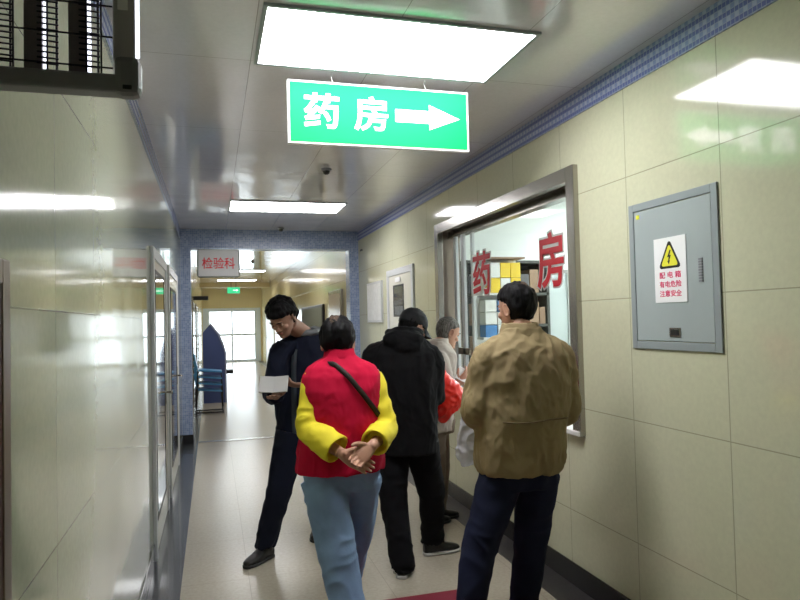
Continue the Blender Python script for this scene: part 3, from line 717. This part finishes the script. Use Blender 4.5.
def make_person(name_label, loc, P):
    t = thing('person', loc, name_label, 'person')
    t['label'] = name_label
    lat = V((math.cos(P['yaw']), math.sin(P['yaw']), 0)); fw = V((-math.sin(P['yaw']), math.cos(P['yaw']), 0))
    skin = P['skin']
    Rh = yawm(P['hyaw']) @ Matrix.Rotation(P.get('hpitch', 0), 3, 'X') @ Matrix.Rotation(P.get('hroll', 0), 3, 'Y')
    hc = V(P['chin']); S = P.get('hs', 1.)
    # ---- body: one continuous skin
    mb = MB()
    head_mesh(mb, hc, Rh, S)
    nk = hc + Rh @ V((0, -.030, .035)) * S; nb = V(P['neck'])
    mb.loft(frames([nb - V((0, 0, .06)), nb, (nb + nk) / 2, nk], [(.075, .065), (.062, .058), (.057, .057), (.056, .058)], lat), 20)
    rings = []
    for z, rx, ry, cx, cy in P['torso']:
        rings.append((V((cx, cy, z)), lat, fw, max(rx - .038, .03), max(ry - .038, .03), 2.2))
    mb.loft(rings, 28)
    for s in ('L', 'R'):
        sh, el, wr = [V(q) for q in P['arm' + s]]
        limb(mb, [sh + (nb - sh) * .35, sh, el, wr], [.05, .048, .038, .026], 16, 5)
        h = P['hand' + s]; hand(mb, wr, h['d'], h['palm'], h.get('curl', .5), h.get('ts', 1), h.get('s', 1.), thumb_curl=h.get('tc', .4))
        hp, kn, an = [V(q) for q in P['leg' + s]]
        limb(mb, [hp + V((0, 0, .04)), hp, kn, an], [.068, .068, .048, .034], 18, 5)
        toe = V(P['toe' + s]); fd = toe - an; fd.z = 0; fd.normalize(); base = V((an.x, an.y, an.z - .062))
        mb.loft(frames([base - fd * .045, base + fd * .02, base + fd * .10, base + fd * .15], [(.020, .020), (.026, .022), (.028, .012), (.022, .008)], V((0, 0, 1)).cross(fd)), 14)
    bm_ = voxel(mb, P.get('vox', .0048), 3, .45)
    body = link('body', bm_, skin, t, True)
    # ---- face details
    T = lambda x, y, z: hc + Rh @ (V((x, y, z)) * S)
    if P.get('face', True):
        for s in (-1, 1):
            b = MB(); b.ball(T(s * .031, .078, .117), (.0125 * S, .0105 * S, .0085 * S), Rh); e = b.build('eye', M['eye'], body, True)
            b = MB(); b.ball(T(s * .031, .0855, .116), (.0055 * S, .004 * S, .0058 * S), Rh); b.build('iris', M['iris'], e, True)
            b = MB(); b.ball(T(s * .031, .081, .121), (.0145 * S, .0105 * S, .0075 * S), Rh); b.build('eyelid', skin, body, True)
            b = MB(); b.tube([T(s * .014, .098, .137), T(s * .032, .096, .142), T(s * .050, .082, .137)], [.0035, .004, .002], 8); b.build('eyebrow', P['hair'], body, True)
        b = MB(); b.ball(T(0, .094, .056), (.024 * S, .008 * S, .0045 * S), Rh); b.ball(T(0, .093, .049), (.020 * S, .008 * S, .0050 * S), Rh); b.build('lips', M['lip'], body, True)
    # ---- hair: shell over the skull
    th = P.get('hair_t', .012); line = P.get('hairline', 0.)
    mb = MB()
    X, Y = Rh @ V((1, 0, 0)), Rh @ V((0, 1, 0))
    hr = []
    for z, w, f, k in HEADR[1:]:
        z0 = z
        if z < P.get('hair_low', .06): continue
        top = z > .12
        # front edge of the hair sits behind the face below the hairline
        fr = f + th if z > .175 + line else (.020 if z < .11 else .020 + (z - .11) / .065 * (f + th - .020) * (.75 if z < .16 else .9))
        hr.append((z + (th if z > .2 else 0) * (z - .2) / .035, w + th * (1 if z > .08 else .6), fr, k - th))
    mb.loft([(T(0, (f + k) / 2, z), X, Y, w * S, (f - k) / 2 * S, 2.1) for z, w, f, k in hr], 28)
    hm = voxel(mb, .005, 4, .5)
    Ri = Rh.transposed()
    for v, n in zip(hm.vertices, [v.normal.copy() for v in hm.vertices]):
        q = Ri @ (v.co - hc)
        a = noise.noise(V((q.x * 55, q.y * 55, q.z * 18))) * .0035 + noise.noise(q * 25) * .004
        v.co = v.co + n * a * P.get('hair_rough', 1.)
    hair = link('hair', hm, P['hair'], t, True)
    if P.get('bald'):
        hm.materials.append(M['thin_hair']); bx_, by_, br_ = P['bald']
        for f in hm.polygons:
            q = Ri @ (f.center + t.location - hc)
            if q.z > .19 and math.hypot(q.x - bx_, q.y - by_) < br_ * (1 + .5 * noise.noise(q * 60)): f.material_index = 1
    return t, body, hair, T, Rh, lat, fw

def jacket(P, t, name, m, m_sleeve=None, sleeve_name='sleeve', amp=.009, seed=1, vox=.0075, extra=None, ra=(.068, .066, .058, .050), hem_fn=None, sc=(9, 9, 5)):
    lat = V((math.cos(P['yaw']), math.sin(P['yaw']), 0)); fw = V((-math.sin(P['yaw']), math.cos(P['yaw']), 0))
    mb = MB(); mb.loft([(V((cx, cy, z)), lat, fw, rx, ry, 2.35) for z, rx, ry, cx, cy in P['torso']], 40)
    def sleeves(b, lead):
        for s in ('L', 'R'):
            sh, el, wr = [V(q) for q in P['arm' + s]]; nb = V(P['neck']); r = P.get('ra' + s, ra)
            mid = (sh + el) / 2; m2 = (el + wr) / 2; end = wr - (wr - el).normalized() * P.get('cuff', .0)
            pts = [sh + (nb - sh) * lead, sh, mid, el, m2, end]
            limb_r = [r[0] * .9, r[0], (r[0] + r[1]) / 2, r[1], r[2], r[3]]
            p, q = spline(pts, limb_r, 6); fr = frames(p, q); e_ = fr[-1]; tn = (p[-1] - p[-2]).normalized()
            for back_, dr in ((.0, .012), (.012, .014), (.035, .018)): fr.append((e_[0] - tn * back_, e_[1], e_[2], e_[3] - dr, e_[4] - dr))
            b.loft(fr, 22)
            b.ball(p[0], (q[0][0],) * 3)
    if m_sleeve is None: sleeves(mb, .35)
    if extra: extra(mb)
    me = voxel(mb, vox, 4, .5); folds(me, amp, sc, seed, fn=hem_fn); folds(me, amp * .38, (sc[0] * 2.4, sc[1] * 2.4, sc[2] * 2.6), seed + 5); o = link(name, me, m, t, True)
    if m_sleeve is not None:
        mb = MB(); sleeves(mb, .02); me = voxel(mb, .007, 4, .5); folds(me, amp, (10, 10, 12), seed + 3); link(sleeve_name, me, m_sleeve, t, True)
    return o

def trousers(P, t, m, r=(.125, .10, .085, .082), amp=.009, seed=2, waist=None, name='trousers'):
    lat = V((math.cos(P['yaw']), math.sin(P['yaw']), 0)); fw = V((-math.sin(P['yaw']), math.cos(P['yaw']), 0))
    mb = MB()
    hl, hr = V(P['legL'][0]), V(P['legR'][0]); c = (hl + hr) / 2; wz = P['torso'][0][0] + .10
    hw = (hr - hl).length / 2
    mb.loft([(V((c.x, c.y, hl.z - .06)), lat, fw, hw + r[0] * .72, .115, 2.5), (V((c.x, c.y, hl.z + .02)), lat, fw, hw + r[0] * .86, .135, 2.5), (V((c.x, c.y, max(wz, hl.z + .1))), lat, fw, P['torso'][0][1] - .025, P['torso'][0][2] - .025, 2.5)], 32)
    for s in ('L', 'R'):
        hp, kn, an = [V(q) for q in P['leg' + s]]
        pts = [hp, (hp * .5 + kn * .5), kn, (kn + an) / 2, an, an - V((0, 0, .02))]
        p, q = spline(pts, [r[0], (r[0] + r[1]) / 2, r[1], (r[1] + r[2]) / 2 * .98, r[2], r[3]], 6); mb.loft(frames(p, q), 26)
    me = voxel(mb, .0075, 5, .5)
    zk = V(P['legL'][1]).z
    folds(me, amp, (8, 8, 9), seed, fn=lambda p: .7 + .6 * min(1, abs(p.z - .12) < .15)); return link(name, me, m, t, True)

def shoe(P, t, s, m, sole, L=.27, lift=0.):
    an = V(P['leg' + s][2]); toe = V(P['toe' + s]); fd = toe - an; fd.z = 0; fd.normalize(); sd = V((0, 0, 1)).cross(fd)
    g = V((an.x, an.y, lift)); k = L / .27
    def at(f, z): return g + fd * f * k + V((0, 0, z))
    b = MB()
    up = V((0, 0, 1))
    prof = [(-.068, .045, .022, .030), (-.055, .050, .034, .042), (-.01, .062, .037, .052), (.04, .055, .041, .045), (.10, .040, .046, .030), (.15, .034, .044, .023), (.185, .030, .032, .016), (.198, .026, .015, .009)]
    b.loft([(at(f, z), sd, up, w, h, 2.3) for f, z, w, h in prof], 20)
    b.tube([at(-.02, .06), at(-.015, .115)], [.04, .042], 16)
    me = voxel(b, .005, 3); o = link('shoe', me, m, t, True)
    b = MB(); b.loft([(at(f, 0.012), sd, up, w + .003, .012, 3) for f, z, w, h in prof], 20); b.build('sole', sole, o, True)
    return o

# ---- 1: crimson vest, yellow sleeves, hands clasped behind the back ------------------------------------------
vx, vy = .635, 3.38
P1 = dict(yaw=0.0, hyaw=-.22, hpitch=-.10, chin=(.632, 3.42, 1.375), neck=(.635, 3.395, 1.40), skin=M['skin'], hair=M['hair'], hair_t=.019, hair_low=.030, face=True, bald=(-.015, -.065, .026), vox=.0036, hair_rough=1.8,
  torso=[(.835, .228, .165, .625, 3.38), (.90, .232, .165, .628, 3.38), (1.02, .215, .155, .632, 3.38), (1.14, .205, .150, .635, 3.38), (1.25, .212, .145, .64, 3.38), (1.32, .205, .130, .642, 3.385), (1.365, .175, .108, .642, 3.39), (1.395, .125, .088, .64, 3.395), (1.42, .085, .075, .638, 3.40), (1.455, .070, .070, .636, 3.405)],
  armL=[(.490, 3.38, 1.30), (.452, 3.30, 1.07), (.590, 3.145, .965)], armR=[(.815, 3.38, 1.29), (.852, 3.30, 1.055), (.742, 3.145, .990)],
  handL=dict(d=(.86, .05, -.50), palm=(0, -1, 0), curl=.25, ts=-1, tc=.1), handR=dict(d=(-.70, -.30, -.45), palm=(.1, -.9, .3), curl=.42, ts=1, tc=.3),
  legL=[(.535, 3.37, .80), (.580, 3.24, .44), (.628, 3.12, .09)], legR=[(.730, 3.39, .80), (.715, 3.50, .45), (.680, 3.68, .10)], toeL=(.67, 3.3, 0), toeR=(.73, 3.9, 0), cuff=.03,
  raL=(.056, .062, .074, .076), raR=(.056, .060, .070, .070))
t, body, hair, T, Rh, lat, fw = make_person('person in a crimson vest over yellow sleeves, hands clasped behind the back', (vx, vy, 0), P1)
jacket(P1, t, 'vest', M['vest'], M['sleeve'], amp=.007, seed=1)
trousers(P1, t, M['jeans_l'], (.118, .095, .078, .080), .010, 5)
for s in 'LR': shoe(P1, t, s, M['shoe'], M['sole'])
# collar and strap
b = MB(); n = 40
for k in range(n):
    a0, a1 = 2 * PI * k / n, 2 * PI * (k + 1) / n
rings = []
b.loft([(V((.637, 3.40, 1.405)), lat, fw, .088, .082), (V((.637, 3.405, 1.44)), lat, fw, .080, .077), (V((.636, 3.412, 1.462)), lat, fw, .078, .076), (V((.636, 3.412, 1.458)), lat, fw, .070, .068)], 32)
me = voxel(b, .006, 2); link('collar', me, M['vest'], t, True)

def strap_on(path, w, m, t, name, dirw):
    b = MB(); pts, _ = spline(path, [.01] * len(path), 8); d = V(dirw)
    vs = []
    for i, p in enumerate(pts):
        tn = (pts[min(i + 1, len(pts) - 1)] - pts[max(i - 1, 0)]).normalized(); nn = V(tn.cross(d)).normalized()
        vs.append([b.b.verts.new(p + nn * (w / 2)), b.b.verts.new(p - nn * (w / 2)), b.b.verts.new(p - nn * (w / 2) + d * .004), b.b.verts.new(p + nn * (w / 2) + d * .004)])
    for a, c in zip(vs, vs[1:]):
        for k in range(4): b.b.faces.new((a[k], a[(k + 1) % 4], c[(k + 1) % 4], c[k]))
    return b.build(name, m, t, True)
def onback(P, x, z, off=.006):
    """point on the back of the torso loft"""
    R = P['torso']
    for a, c in zip(R, R[1:]):
        if a[0] <= z <= c[0]:
            f = (z - a[0]) / (c[0] - a[0]); rx, ry, cx, cy = [a[i] + (c[i] - a[i]) * f for i in (1, 2, 3, 4)]
            u = max(-.999, min(.999, (x - cx) / rx)); return V((x, cy - (ry) * (1 - abs(u) ** 2.35) ** (1 / 2.35) - off, z))
pth = [V((.580, 3.47, 1.375)), V((.574, 3.42, 1.418))] + [onback(P1, x, z) for x, z in ((.575, 1.392), (.60, 1.375), (.65, 1.325), (.70, 1.26), (.75, 1.195), (.80, 1.13), (.825, 1.09))]
strap_on(pth, .026, M['strap'], t, 'shoulder_strap', (0, -1, 0))

# ---- 2: black hooded jacket and cap ---------------------------------------------------------------------------
P2 = dict(yaw=-.35, hyaw=-1.15, hpitch=-.42, chin=(1.262, 4.255, 1.44), neck=(1.225, 4.20, 1.45), skin=M['skin_d'], hair=M['hair'], hair_t=.008, hair_low=.05,
  torso=[(.74, .205, .160, 1.20, 4.15), (.90, .212, .165, 1.20, 4.15), (1.05, .215, .165, 1.20, 4.145), (1.18, .225, .165, 1.20, 4.145), (1.30, .232, .160, 1.20, 4.15), (1.38, .222, .145, 1.205, 4.155), (1.435, .185, .125, 1.21, 4.165), (1.475, .135, .105, 1.215, 4.175), (1.505, .100, .092, 1.22, 4.185), (1.525, .085, .08, 1.225, 4.195)],
  armL=[(1.015, 4.20, 1.365), (.985, 4.26, 1.10), (1.14, 4.46, 1.05)], armR=[(1.375, 4.09, 1.345), (1.388, 4.11, 1.10), (1.47, 4.36, 1.18)],
  handL=dict(d=(.6, .6, .1), palm=(.3, -.2, -1), curl=.6, ts=1), handR=dict(d=(.3, .9, .1), palm=(-.9, .2, .1), curl=.85, ts=1),
  legL=[(1.115, 4.17, .80), (1.105, 4.13, .45), (1.125, 4.02, .095)], legR=[(1.30, 4.13, .80), (1.385, 4.20, .46), (1.425, 4.31, .10)], toeL=(1.22, 4.25, 0), toeR=(1.62, 4.33, 0), cuff=.01)
t, body, hair, T, Rh, lat, fw = make_person('person in a black hooded jacket and black cap holding a red bag, back turned', (1.2, 4.15, 0), P2)
def hood(mb):
    mb.ball((1.185, 4.085, 1.475), (.135, .085, .062), yawm(-.35) @ Matrix.Rotation(.35, 3, 'X'))
    mb.ball((1.20, 4.06, 1.43), (.10, .07, .07), yawm(-.35) @ Matrix.Rotation(.5, 3, 'X'))
    mb.tube([V((1.225, 4.195, 1.50)) + yawm(-.35) @ V((.105 * math.cos(a), .10 * math.sin(a), .012 - .02 * math.sin(a))) for a in [k * 2 * PI / 16 for k in range(17)]], .026, 10)
jacket(P2, t, 'hooded_jacket', M['black_cloth'], amp=.010, seed=9, extra=hood, ra=(.078, .078, .068, .056))
trousers(P2, t, M['black_trouser'], (.118, .092, .075, .082), .009, 7)
for s in 'LR': shoe(P2, t, s, M['shoe'], M['sole'])
# cap
X, Y = Rh @ V((1, 0, 0)), Rh @ V((0, 1, 0))
b = MB(); b.loft([(T(0, -.004, .128), X, Y, .088, .108, 2.1), (T(0, -.004, .16), X, Y, .089, .108, 2.1), (T(0, -.006, .195), X, Y, .084, .100, 2.1), (T(0, -.008, .222), X, Y, .066, .080), (T(0, -.01, .243), X, Y, .042, .050), (T(0, -.012, .252), X, Y, .015, .018)], 32)
me = voxel(b, .006, 4); folds(me, .003, (12, 12, 12), 3); cap = link('cap', me, M['cap'], t, True)
b = MB(); vs = []
for k in range(17):
    a = math.radians(20 + 140 * k / 16); row = []
    for r in (0, 1):
        x, y = math.cos(a) * (.082 + r * -.004), math.sin(a) * (.098 + r * .085)
        z = .142 - r * .030 - (.028 * abs(math.cos(a)) ** 1.5 if r else .0)
        row += [b.b.verts.new(T(x, y, z)), b.b.verts.new(T(x, y, z - .005))]
    vs.append(row)
for a, c in zip(vs, vs[1:]):
    b.b.faces.new((a[0], a[2], c[2], c[0])); b.b.faces.new((a[1], c[1], c[3], a[3])); b.b.faces.new((a[2], a[3], c[3], c[2])); b.b.faces.new((a[0], c[0], c[1], a[1]))
b.b.faces.new((vs[0][0], vs[0][1], vs[0][3], vs[0][2])); b.b.faces.new((vs[-1][0], vs[-1][2], vs[-1][3], vs[-1][1]))
b.build('cap_brim', M['cap'], cap, True)
b = MB(); b.ball(T(0, -.012, .253), (.008, .008, .005)); b.build('cap_button', M['cap'], cap, True)

# red bag in his right hand
def crumple(me, amp, seed, sc=22):
    for v, n in zip(me.vertices, [v.normal.copy() for v in me.vertices]):
        q = v.co * sc + V((seed, seed, 0)); w = noise.noise(q * .4)
        v.co = v.co + n * amp * ((1 - abs(noise.noise(q + V((w, w, w)))) * 3) + .4 * noise.noise(q * 3))
    me.update()
b = MB(); bx, by = 1.560, 4.33
b.loft([(V((bx - .04, by, .885)), V((1, 0, 0)), V((0, 1, 0)), .02, .02), (V((bx - .035, by, .93)), V((1, 0, 0)), V((0, 1, 0)), .062, .045), (V((bx - .005, by, 1.0)), V((1, 0, 0)), V((0, 1, 0)), .118, .065), (V((bx + .005, by, 1.08)), V((1, 0, 0)), V((0, 1, 0)), .130, .07), (V((bx - .015, by, 1.15)), V((1, 0, 0)), V((0, 1, 0)), .098, .06), (V((bx - .04, by, 1.22)), V((1, 0, 0)), V((0, 1, 0)), .040, .035), (V((bx - .055, by, 1.28)), V((1, 0, 0)), V((0, 1, 0)), .022, .02)], 32)
me = voxel(b, .006, 3); crumple(me, .008, 5, 16); o = link('plastic_bag', me, M['red_bag'], None, True)
tag(recentre(o), 'crumpled red plastic bag held by the person in the black cap', 'bag')

# ---- 3: khaki jacket man --------------------------------------------------------------------------------------
P3 = dict(yaw=.02, hyaw=.34, hpitch=-.12, chin=(1.470, 2.995, 1.530), neck=(1.465, 2.96, 1.535), skin=M['skin'], hair=M['hair'], hair_t=.013, hair_low=.040, hs=1.0, bald=(.01, -.06, .030), hair_rough=1.6,
  torso=[(.855, .208, .160, 1.430, 2.95), (.885, .220, .168, 1.430, 2.95), (.98, .226, .175, 1.435, 2.95), (1.10, .230, .172, 1.445, 2.95), (1.22, .238, .166, 1.46, 2.95), (1.33, .242, .156, 1.468, 2.95), (1.41, .232, .140, 1.47, 2.95), (1.465, .192, .120, 1.47, 2.952), (1.50, .140, .102, 1.468, 2.955), (1.525, .105, .090, 1.466, 2.96), (1.55, .090, .084, 1.464, 2.962)],
  armL=[(1.275, 2.95, 1.39), (1.220, 2.965, 1.15), (1.38, 3.20, 1.14)], armR=[(1.665, 2.95, 1.385), (1.685, 2.96, 1.13), (1.61, 3.19, 1.13)],
  handL=dict(d=(.5, .8, .15), palm=(.3, -.3, -.9), curl=.6, ts=1), handR=dict(d=(-.1, .9, .2), palm=(-.4, -.1, -.9), curl=.6, ts=-1),
  legL=[(1.330, 2.95, .84), (1.185, 2.92, .48), (1.100, 2.87, .10)], legR=[(1.525, 2.95, .84), (1.495, 2.99, .47), (1.455, 3.03, .10)], toeL=(1.05, 3.1, 0), toeR=(1.54, 3.28, 0), cuff=.01)
t, body, hair, T, Rh, lat, fw = make_person('man in a khaki brown jacket and dark jeans at the service window, back turned', (1.46, 2.95, 0), P3)
jacket(P3, t, 'jacket', M['khaki'], amp=.010, seed=4, ra=(.082, .080, .070, .056), sc=(10, 10, 6))
trousers(P3, t, M['indigo'], (.108, .082, .070, .074), .009, 12)
for s in 'LR': shoe(P3, t, s, M['shoe'], M['black'])
b = MB(); b.loft([(V((1.463, 2.965, 1.505)), lat, fw, .112, .10), (V((1.463, 2.968, 1.545)), lat, fw, .098, .092), (V((1.463, 2.972, 1.572)), lat, fw, .090, .086), (V((1.463, 2.972, 1.575)), lat, fw, .078, .074), (V((1.463, 2.972, 1.55)), lat, fw, .070, .066)], 36)
me = voxel(b, .006, 3); folds(me, .004, (12, 12, 25), 2); link('collar', me, M['khaki'], t, True)
b = MB(); pts = [onback(P3, 1.455 + u, 1.115 + .004 * math.sin(u * 20), .004) for u in [-.17 + k * .017 for k in range(21)]]; b.tube(pts, .0035, 6); b.build('back_seam', M['collar'], t, True)
# clear bag hanging from his left hand
b = MB(); cx, cy = 1.275, 3.22
b.loft([(V((cx + .0, cy, .84)), V((1, .3, 0)), V((-.3, 1, 0)), .055, .012), (V((cx - .01, cy, .90)), V((1, .3, 0)), V((-.3, 1, 0)), .072, .02), (V((cx, cy, 1.0)), V((1, .3, 0)), V((-.3, 1, 0)), .066, .022), (V((cx + .02, cy, 1.12)), V((1, .3, 0)), V((-.3, 1, 0)), .05, .018), (V((cx + .05, cy, 1.20)), V((1, .3, 0)), V((-.3, 1, 0)), .02, .012)], 28)
me = voxel(b, .006, 3); crumple(me, .007, 11, 18); o = link('plastic_bag', me, M['film'], None, True)
tag(recentre(o), 'clear plastic bag hanging from the khaki-jacketed man\'s left hand', 'bag')

# ---- 4: old man with cropped grey hair ------------------------------------------------------------------------
P4 = dict(yaw=-1.05, hyaw=-1.40, hpitch=-.38, chin=(1.755, 4.93, 1.385), neck=(1.715, 4.90, 1.375), skin=M['skin'], hair=M['hair_grey'], hair_t=.006, hair_low=.05, hair_rough=.5,
  torso=[(.74, .175, .135, 1.63, 4.90), (.9, .185, .145, 1.63, 4.90), (1.05, .185, .145, 1.635, 4.90), (1.18, .195, .145, 1.65, 4.90), (1.27, .195, .138, 1.665, 4.90), (1.33, .180, .122, 1.68, 4.90), (1.375, .130, .10, 1.69, 4.90), (1.41, .085, .08, 1.70, 4.90), (1.43, .072, .072, 1.705, 4.90)],
  armL=[(1.74, 5.06, 1.30), (1.80, 5.10, 1.08), (1.93, 5.0, 1.02)], armR=[(1.66, 4.735, 1.27), (1.70, 4.68, 1.05), (1.745, 4.60, 1.11)],
  handL=dict(d=(.8, -.1, .1), palm=(0, -.1, -1), curl=.5, ts=-1), handR=dict(d=(.5, -.1, .5), palm=(-.2, .9, .3), curl=.6, ts=1),
  legL=[(1.70, 5.0, .78), (1.72, 5.0, .44), (1.70, 5.02, .10)], legR=[(1.62, 4.84, .78), (1.63, 4.84, .44), (1.60, 4.88, .10)], toeL=(1.90, 5.06, 0), toeR=(1.82, 4.98, 0), cuff=.02)
t, body, hair, T, Rh, lat, fw = make_person('elderly man with cropped grey hair in a pale grey coat leaning to the window', (1.63, 4.9, 0), P4)
jacket(P4, t, 'coat', M['coat_grey'], amp=.009, seed=14, ra=(.070, .066, .056, .048))
b = MB(); b.loft([(V((1.703, 4.90, 1.395)), lat, fw, .088, .085), (V((1.712, 4.905, 1.43)), lat, fw, .078, .078), (V((1.722, 4.91, 1.448)), lat, fw, .070, .070)], 30); me = voxel(b, .006, 3); link('collar', me, M['coat_grey'], t, True)
trousers(P4, t, M['trouser_tan'], (.105, .088, .078, .080), .008, 15)
for s in 'LR': shoe(P4, t, s, M['shoe'], M['black'])
# paper slip in his hand
b = MB(); b.box(1.735, 1.845, 4.585, 4.59, 1.13, 1.23, rot=Matrix.Rotation(.5, 3, 'Y') @ Matrix.Rotation(-.3, 3, 'X')); single(b, 'paper_slip', M['paper'], 'folded white paper slip held up at the window by the elderly man', 'paper')

# ---- 5: man in navy coat reading a booklet, walking towards us -------------------------------------------------
P5 = dict(yaw=PI - .50, hyaw=PI - .70, hpitch=-.70, chin=(.490, 4.395, 1.550), neck=(.600, 4.52, 1.525), skin=M['skin_d'], hair=M['hair'], hair_t=.020, hair_low=.05, hair_rough=2.2,
  torso=[(.84, .19, .145, .605, 4.62), (.95, .205, .150, .605, 4.61), (1.08, .205, .150, .605, 4.60), (1.20, .215, .152, .605, 4.59), (1.33, .228, .148, .605, 4.575), (1.42, .215, .130, .605, 4.56), (1.475, .170, .110, .605, 4.55), (1.515, .110, .09, .605, 4.54), (1.545, .085, .078, .605, 4.535)],
  armR=[(.435, 4.48, 1.39), (.385, 4.47, 1.14), (.385, 4.27, 1.135)], armL=[(.785, 4.625, 1.39), (.80, 4.56, 1.14), (.600, 4.33, 1.19)],
  handR=dict(d=(-.15, -.6, .02), palm=(-.1, .2, 1), curl=.12, ts=-1, tc=.1), handL=dict(d=(-.95, -.2, .05), palm=(-.2, .3, 1), curl=.4, ts=1),
  legR=[(.515, 4.58, .85), (.425, 4.56, .48), (.325, 4.60, .105)], legL=[(.700, 4.68, .85), (.745, 4.80, .48), (.76, 5.0, .12)], toeR=(.19, 4.47, 0), toeL=(.68, 4.8, 0), cuff=.01)
t, body, hair, T, Rh, lat, fw = make_person('tall man in a navy coat walking forward, head bent over a booklet', (.56, 4.6, 0), P5)
def hood5(mb):
    pass
jacket(P5, t, 'coat', M['navy'], amp=.010, seed=21, ra=(.076, .074, .062, .050))
b = MB(); b.ball((.69, 4.63, 1.515), (.13, .07, .055), yawm(PI - .5) @ Matrix.Rotation(-.3, 3, 'X'))
b.tube([V((.605, 4.545, 1.535)) + yawm(PI - .5) @ V((.105 * math.cos(a), .095 * math.sin(a), -.01 * math.sin(a))) for a in [k * 2 * PI / 16 for k in range(17)]], .022, 10)
me = voxel(b, .007, 4); folds(me, .008, (12, 12, 14), 4); link('hood', me, M['hood_grey'], t, True)
b = MB()
def onfront(P, u, z, off=.006):
    R = P['torso']; la = V((math.cos(P['yaw']), math.sin(P['yaw']), 0)); f_ = V((-math.sin(P['yaw']), math.cos(P['yaw']), 0))
    for a, c in zip(R, R[1:]):
        if a[0] <= z <= c[0]:
            f = (z - a[0]) / (c[0] - a[0]); rx, ry, cx, cy = [a[i] + (c[i] - a[i]) * f for i in (1, 2, 3, 4)]
            return V((cx, cy, z)) + la * u * rx + f_ * (ry * (1 - abs(u) ** 2.35) ** (1 / 2.35) + off)
strap_on([onfront(P5, 0.05, z, .004) for z in (.84, .95, 1.05, 1.15, 1.25, 1.35, 1.42)], .035, M['placket'], t, 'zip_placket', (0, 0, 1) if False else (-.47, -.88, 0))
trousers(P5, t, M['navy_jeans'], (.112, .088, .070, .072), .009, 23)
for s in 'LR': shoe(P5, t, s, M['shoe'], M['black'])
# booklet
bk = thing('booklet', (.38, 4.22, 1.20), 'open white booklet held by the man in the navy coat', 'booklet')
Rb = Matrix.Rotation(-.30, 3, 'Z') @ Matrix.Rotation(1.0, 3, 'X')
for k in (-1, 1):
    b = MB(); c = V((.365, 4.185, 1.215)) + Rb @ V((k * .044, 0, .004)); b.box(c.x - .045, c.x + .045, c.y - .055, c.y + .055, c.z - .005, c.z + .005, rot=Rb @ Matrix.Rotation(k * -.14, 3, 'Y')); b.build('page_block', M['booklet'], bk)

# ================================================================== CAMERA, LIGHT, VIEW
cam = bpy.data.cameras.new('camera'); co = bpy.data.objects.new('camera', cam); C.objects.link(co)
rx = V((0.961394, -0.274162, -0.023595)); up = V((0.014354, -0.035664, 0.999261)); bk_ = -V((0.274801, 0.961022, 0.030352))
mtx = Matrix((rx, up, bk_)).transposed().to_4x4(); mtx.translation = V((0, 0, 1.6)); co.matrix_world = mtx
cam.sensor_width = 36; cam.lens = 36 * 658.276 / 800; cam.clip_start = .05
bpy.context.scene.camera = co

w = bpy.data.worlds.new('World'); bpy.context.scene.world = w; w.use_nodes = True
w.node_tree.nodes['Background'].inputs[0].default_value = (.85, .93, 1.0, 1); w.node_tree.nodes['Background'].inputs[1].default_value = 5.0

vs = bpy.context.scene.view_settings
vs.view_transform = 'Standard'; vs.look = 'None'; vs.gamma = 1; vs.use_curve_mapping = False; vs.exposure = 0.15
